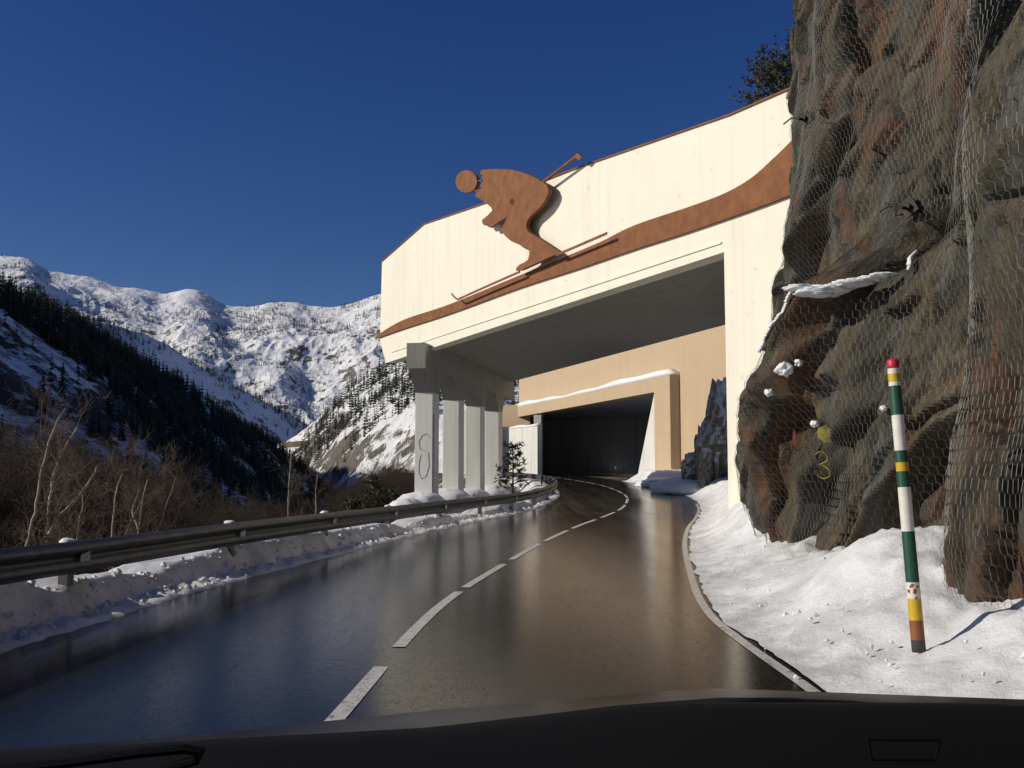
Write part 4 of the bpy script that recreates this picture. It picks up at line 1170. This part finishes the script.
# the wooded hill
def densA(x, y, z):
    n = fbm(x / 45., y / 45., 3, 15); d = x - np.interp(y, CA[:, 1], CA[:, 0])
    return np.where(d < -25, 0, np.clip(.62 + 2.4 * n, .05, 1))
pts, rs = scatter(hillA, 26000, (-200, -15), (130, 600), densA, 4)
hs = rs.uniform(3.2, 7.5, len(pts))
vis = np.abs(pts[:, 0] / pts[:, 1] + .35) < .19
big = np.argsort(-(hs / pts[:, 1]) * vis)[:280]
protoA = []
for k, (v, f) in enumerate(FIRS):
    o = mesh_np('fir_tree', v, f, MAT['fir'], smooth=False); protoA.append(o.data); bpy.data.objects.remove(o)
for i in big:
    o = link('fir_tree', protoA[i % 4]); o.location = Vector(pts[i]) - Vector((0, 0, .3)); w = rs.uniform(.9, 1.4); o.scale = (hs[i] * w, hs[i] * w, hs[i]); o.rotation_euler = (0, 0, rs.rand() * 6.28)
    tag(o, 'dark fir tree of the shaded wood on the left hill', 'fir', 'fir trees on the shaded left hill')
rest = np.setdiff1d(np.arange(len(pts)), big)
merged('hill_forest', pts[rest], hs[rest], FARFIR + FIRS[:1], rs, MAT['fir'], 'dark fir forest covering the shaded left hill')
# trees strewn over the snowy mountains, along the spurs and gullies
def densB(x, y, z):
    tx = x / y
    r2 = ridge_h(tx, y, B2, .5, .3)[1]; r3 = ridge_h(tx, y, B3, .42, .22)[1]
    n = fbm(x / 60., y / 60., 4, 25)
    spur = np.exp(-((np.abs(r2) - 5) / 16) ** 2) * .5 + np.exp(-((r3 - 10) / 14) ** 2) * .25 + .4 * sstep(-.1, -.25, ridged((x + .8 * y) / 90., (y - .8 * x) / 700., 2, 63))
    low = sstep(60, 5, z)
    return np.clip((n - .02) * 1.0 * (.15 + low) + spur * (.4 + 1.2 * sstep(-.25, .1, n)) + .55 * sstep(.02, .2, n) * sstep(760, 640, y), 0, 1) * sstep(1150, 900, y)
pts, rs = scatter(hillB, 24000, (-.45, .02), (330, 1150), densB, 8, True)
hs = rs.uniform(4, 8.5, len(pts))
p2, rs2 = scatter(hillB, 40000, (-.58, -.05), (900, 1620), lambda x, y, z: np.clip(.10 + .9 * fbm(x / 90., y / 90., 4, 35), 0, .5), 18, True)
pts = np.concatenate([pts, p2]); hs = np.concatenate([hs, rs.uniform(3, 7, len(p2))])
merged('mountain_forest', pts, hs, FARFIR, rs, MAT['fir'], 'scattered dark firs over the snowy mountainside')

# young pine by the road, pine on the roof of the gallery, small firs by the columns
def pine(seed, h, nb, rad, tuft, tsize):
    rg = random.Random(seed); S = []; V = []; F = []
    S.append((Vector((0, 0, -.2)), Vector((0, 0, h * .5)), h * .022, h * .015)); S.append((Vector((0, 0, h * .5)), Vector((0, 0, h)), h * .015, h * .004))
    for k in range(nb):
        t = .12 + .86 * (k + rg.random()) / nb; an = rg.uniform(0, 6.28); L = rad * (1 - t) ** .6 * rg.uniform(.6, 1.15) + .06 * h
        a = Vector((0, 0, t * h)); d = Vector((math.cos(an), math.sin(an), rg.uniform(.15, .6))).normalized(); b = a + d * L
        S.append((a, b, h * .006, h * .002))
        for q in range(tuft):
            p = a.lerp(b, rg.uniform(.35, 1.05)) + Vector((rg.gauss(0, .05), rg.gauss(0, .05), rg.gauss(0, .05))) * h * .5
            for _ in range(9):
                e = Vector((rg.gauss(0, 1), rg.gauss(0, 1), rg.gauss(.5, .8))).normalized(); w = e.orthogonal().normalized(); w.rotate(Matrix.Rotation(rg.uniform(0, 6.28), 3, e)); l_ = tsize * rg.uniform(.6, 1.2)
                i = len(V); V += [p - w * l_ * .12, p + w * l_ * .12, p + e * l_]; F.append((i, i + 1, i + 2))
    return S, np.array([tuple(v) for v in V]), np.array(F)
def place_pine(loc, seed, h, nb, rad, tuft, ts, name, label, cat):
    S, V, F = pine(seed, h, nb, rad, tuft, ts)
    e = empty(name, loc, label, cat)
    link('trunk', seg_mesh('trunk', S, MAT['bark'], 6), e)
    mesh_np('crown', V, F, MAT['pine'], e, smooth=False)
place_pine(Vector((at(513, 490, 47).x, 47, .1)), 3, 2.55, 34, .95, 5, .2, 'pine_tree', 'small young pine in the snow between the guardrail and the gallery columns', 'pine')
place_pine(Vector((10.2, 37, 8.6)), 5, 8.5, 140, 2.5, 18, .20, 'pine_tree', 'dark pine top showing over the upper edge of the cream gallery wall', 'pine')
place_pine(Vector((11.4, 36, 8.6)), 6, 9.6, 110, 2.3, 16, .20, 'pine_tree', 'second dark pine half hidden by the cliff above the gallery wall', 'pine')
for k, (x, Y, h, lab) in enumerate(((352, 50, 3.6, 'small green fir in front of the brown shrubs left of the columns'), (374, 50, 4.2, 'taller green fir beside the small one left of the columns'), (394, 51, 3.4, 'small green fir nearest the first gallery column'), (336, 52, 3.2, 'leftmost of the small green firs before the gallery'))):
    p = ground(x, Y); place_pine(p, 9 + k, h * 1.0, 46, 1.0, 6, .28, 'fir_tree', lab, 'fir')

# stone wall of the road across the valley
bm = bmesh.new()
a, b = at(280, 448, 560), at(338, 443, 560)
for k in range(8):
    p, q = a.lerp(b, k / 8), a.lerp(b, (k + 1) / 8)
    prism(bm, [p, q, q + Vector((0, 0, 3.0)), p + Vector((0, 0, 3.0))], (0, 5, 0))
tag(obj('road_wall', bm, MAT['tan']), 'low tan wall of a road on the far side of the valley', 'wall')

# ------------------------------------------------------------------ the car we sit in
car = empty('car', (0, .9, 0), 'black dashboard and dark bonnet of the car along the bottom of the view', 'car')
def sil_sheet(rows, m, name, parent=car):
    V = np.array([[tuple(p) for p in r] for r in rows]); L = np.array(parent_loc(parent))
    return mesh_np(name, V.reshape(-1, 3) - L, grid_faces(*V.shape[:2]), m, parent)
xs = np.linspace(-420, 1500, 61)
bon = np.interp(xs, [-420, 0, 200, 300, 450, 600, 720, 800, 1100, 1500], [800, 768, 752, 740, 725, 713, 703, 705, 716, 745])
fine = np.array([at(x, y, 1.75) for x, y in zip(xs, bon)])
rows = []
for dy, dz in ((1.0, -.42), (.75, -.20), (.45, -.075), (.2, -.018), (0, 0), (-.15, .003), (-.3, .0), (-.45, -.01), (-.5, -.06)):
    rows.append([Vector((p[0], p[1] + dy, p[2] + dz)) for p in fine])
sil_sheet(rows, MAT['paint'], 'bonnet')
dsh = np.interp(xs, [-420, 0, 200, 300, 420, 560, 640, 700, 1024, 1500], [780, 764, 752, 747, 740, 724, 714, 711, 712, 730])
fine = np.array([at(x, y, .82) for x, y in zip(xs, dsh)])
rows = []
for dy, dz in ((.25, -.10), (.12, -.02), (.03, -.002), (0, 0), (-.06, .0), (-.2, -.012), (-.3, -.02), (-.37, -.05), (-.40, -.12), (-.42, -.5)):
    rows.append([Vector((p[0], p[1] + dy, p[2] + dz)) for p in fine])
dash = sil_sheet(rows, MAT['black'], 'dashboard')
# demister vent on the dash and a tube modelling the instrument hood's reflected arc
def on_dash(x, y, Y, lift=.004):
    p = at(x, y, Y); return p
bm = bmesh.new()
c = [at(x, y, .64) for x, y in ((868, 740), (940, 740), (936, 760), (872, 760))]
for a, b in zip(c, c[1:] + c[:1]): tube(bm, [a, b], .0008, 6)
bm.transform(Matrix.Translation(-Vector(parent_loc(dash)))); obj('vent', bm, MAT['black'], dash)
bm = bmesh.new()
tube(bm, [at(x, y, .70) for x, y in ((-40, 774), (60, 764), (140, 753), (185, 749), (203, 752), (196, 760), (170, 768), (140, 776))], .0035, 8)
bm.transform(Matrix.Translation(-Vector(parent_loc(dash)))); obj('hood_reflection', bm, MAT['paint'], dash)
# wiper at rest
bm = bmesh.new()
tube(bm, [at(x, y, 1.12) for x, y in ((470, 736), (560, 722), (640, 712), (720, 706), (790, 706), (850, 709))], [.006, .008, .009, .009, .009, .007], 8)
bm.transform(Matrix.Translation(-Vector(parent_loc(car)))); wp = obj('wiper', bm, MAT['rubber'], car, smooth=True)
bm = bmesh.new()
tube(bm, [at(x, y, 1.10) for x, y in ((690, 713), (760, 708), (850, 712), (960, 722))], [.006, .011, .012, .012], 8)
bm.transform(Matrix.Translation(-Vector(parent_loc(car)))); obj('wiper_arm', bm, MAT['paint'], wp, smooth=True)
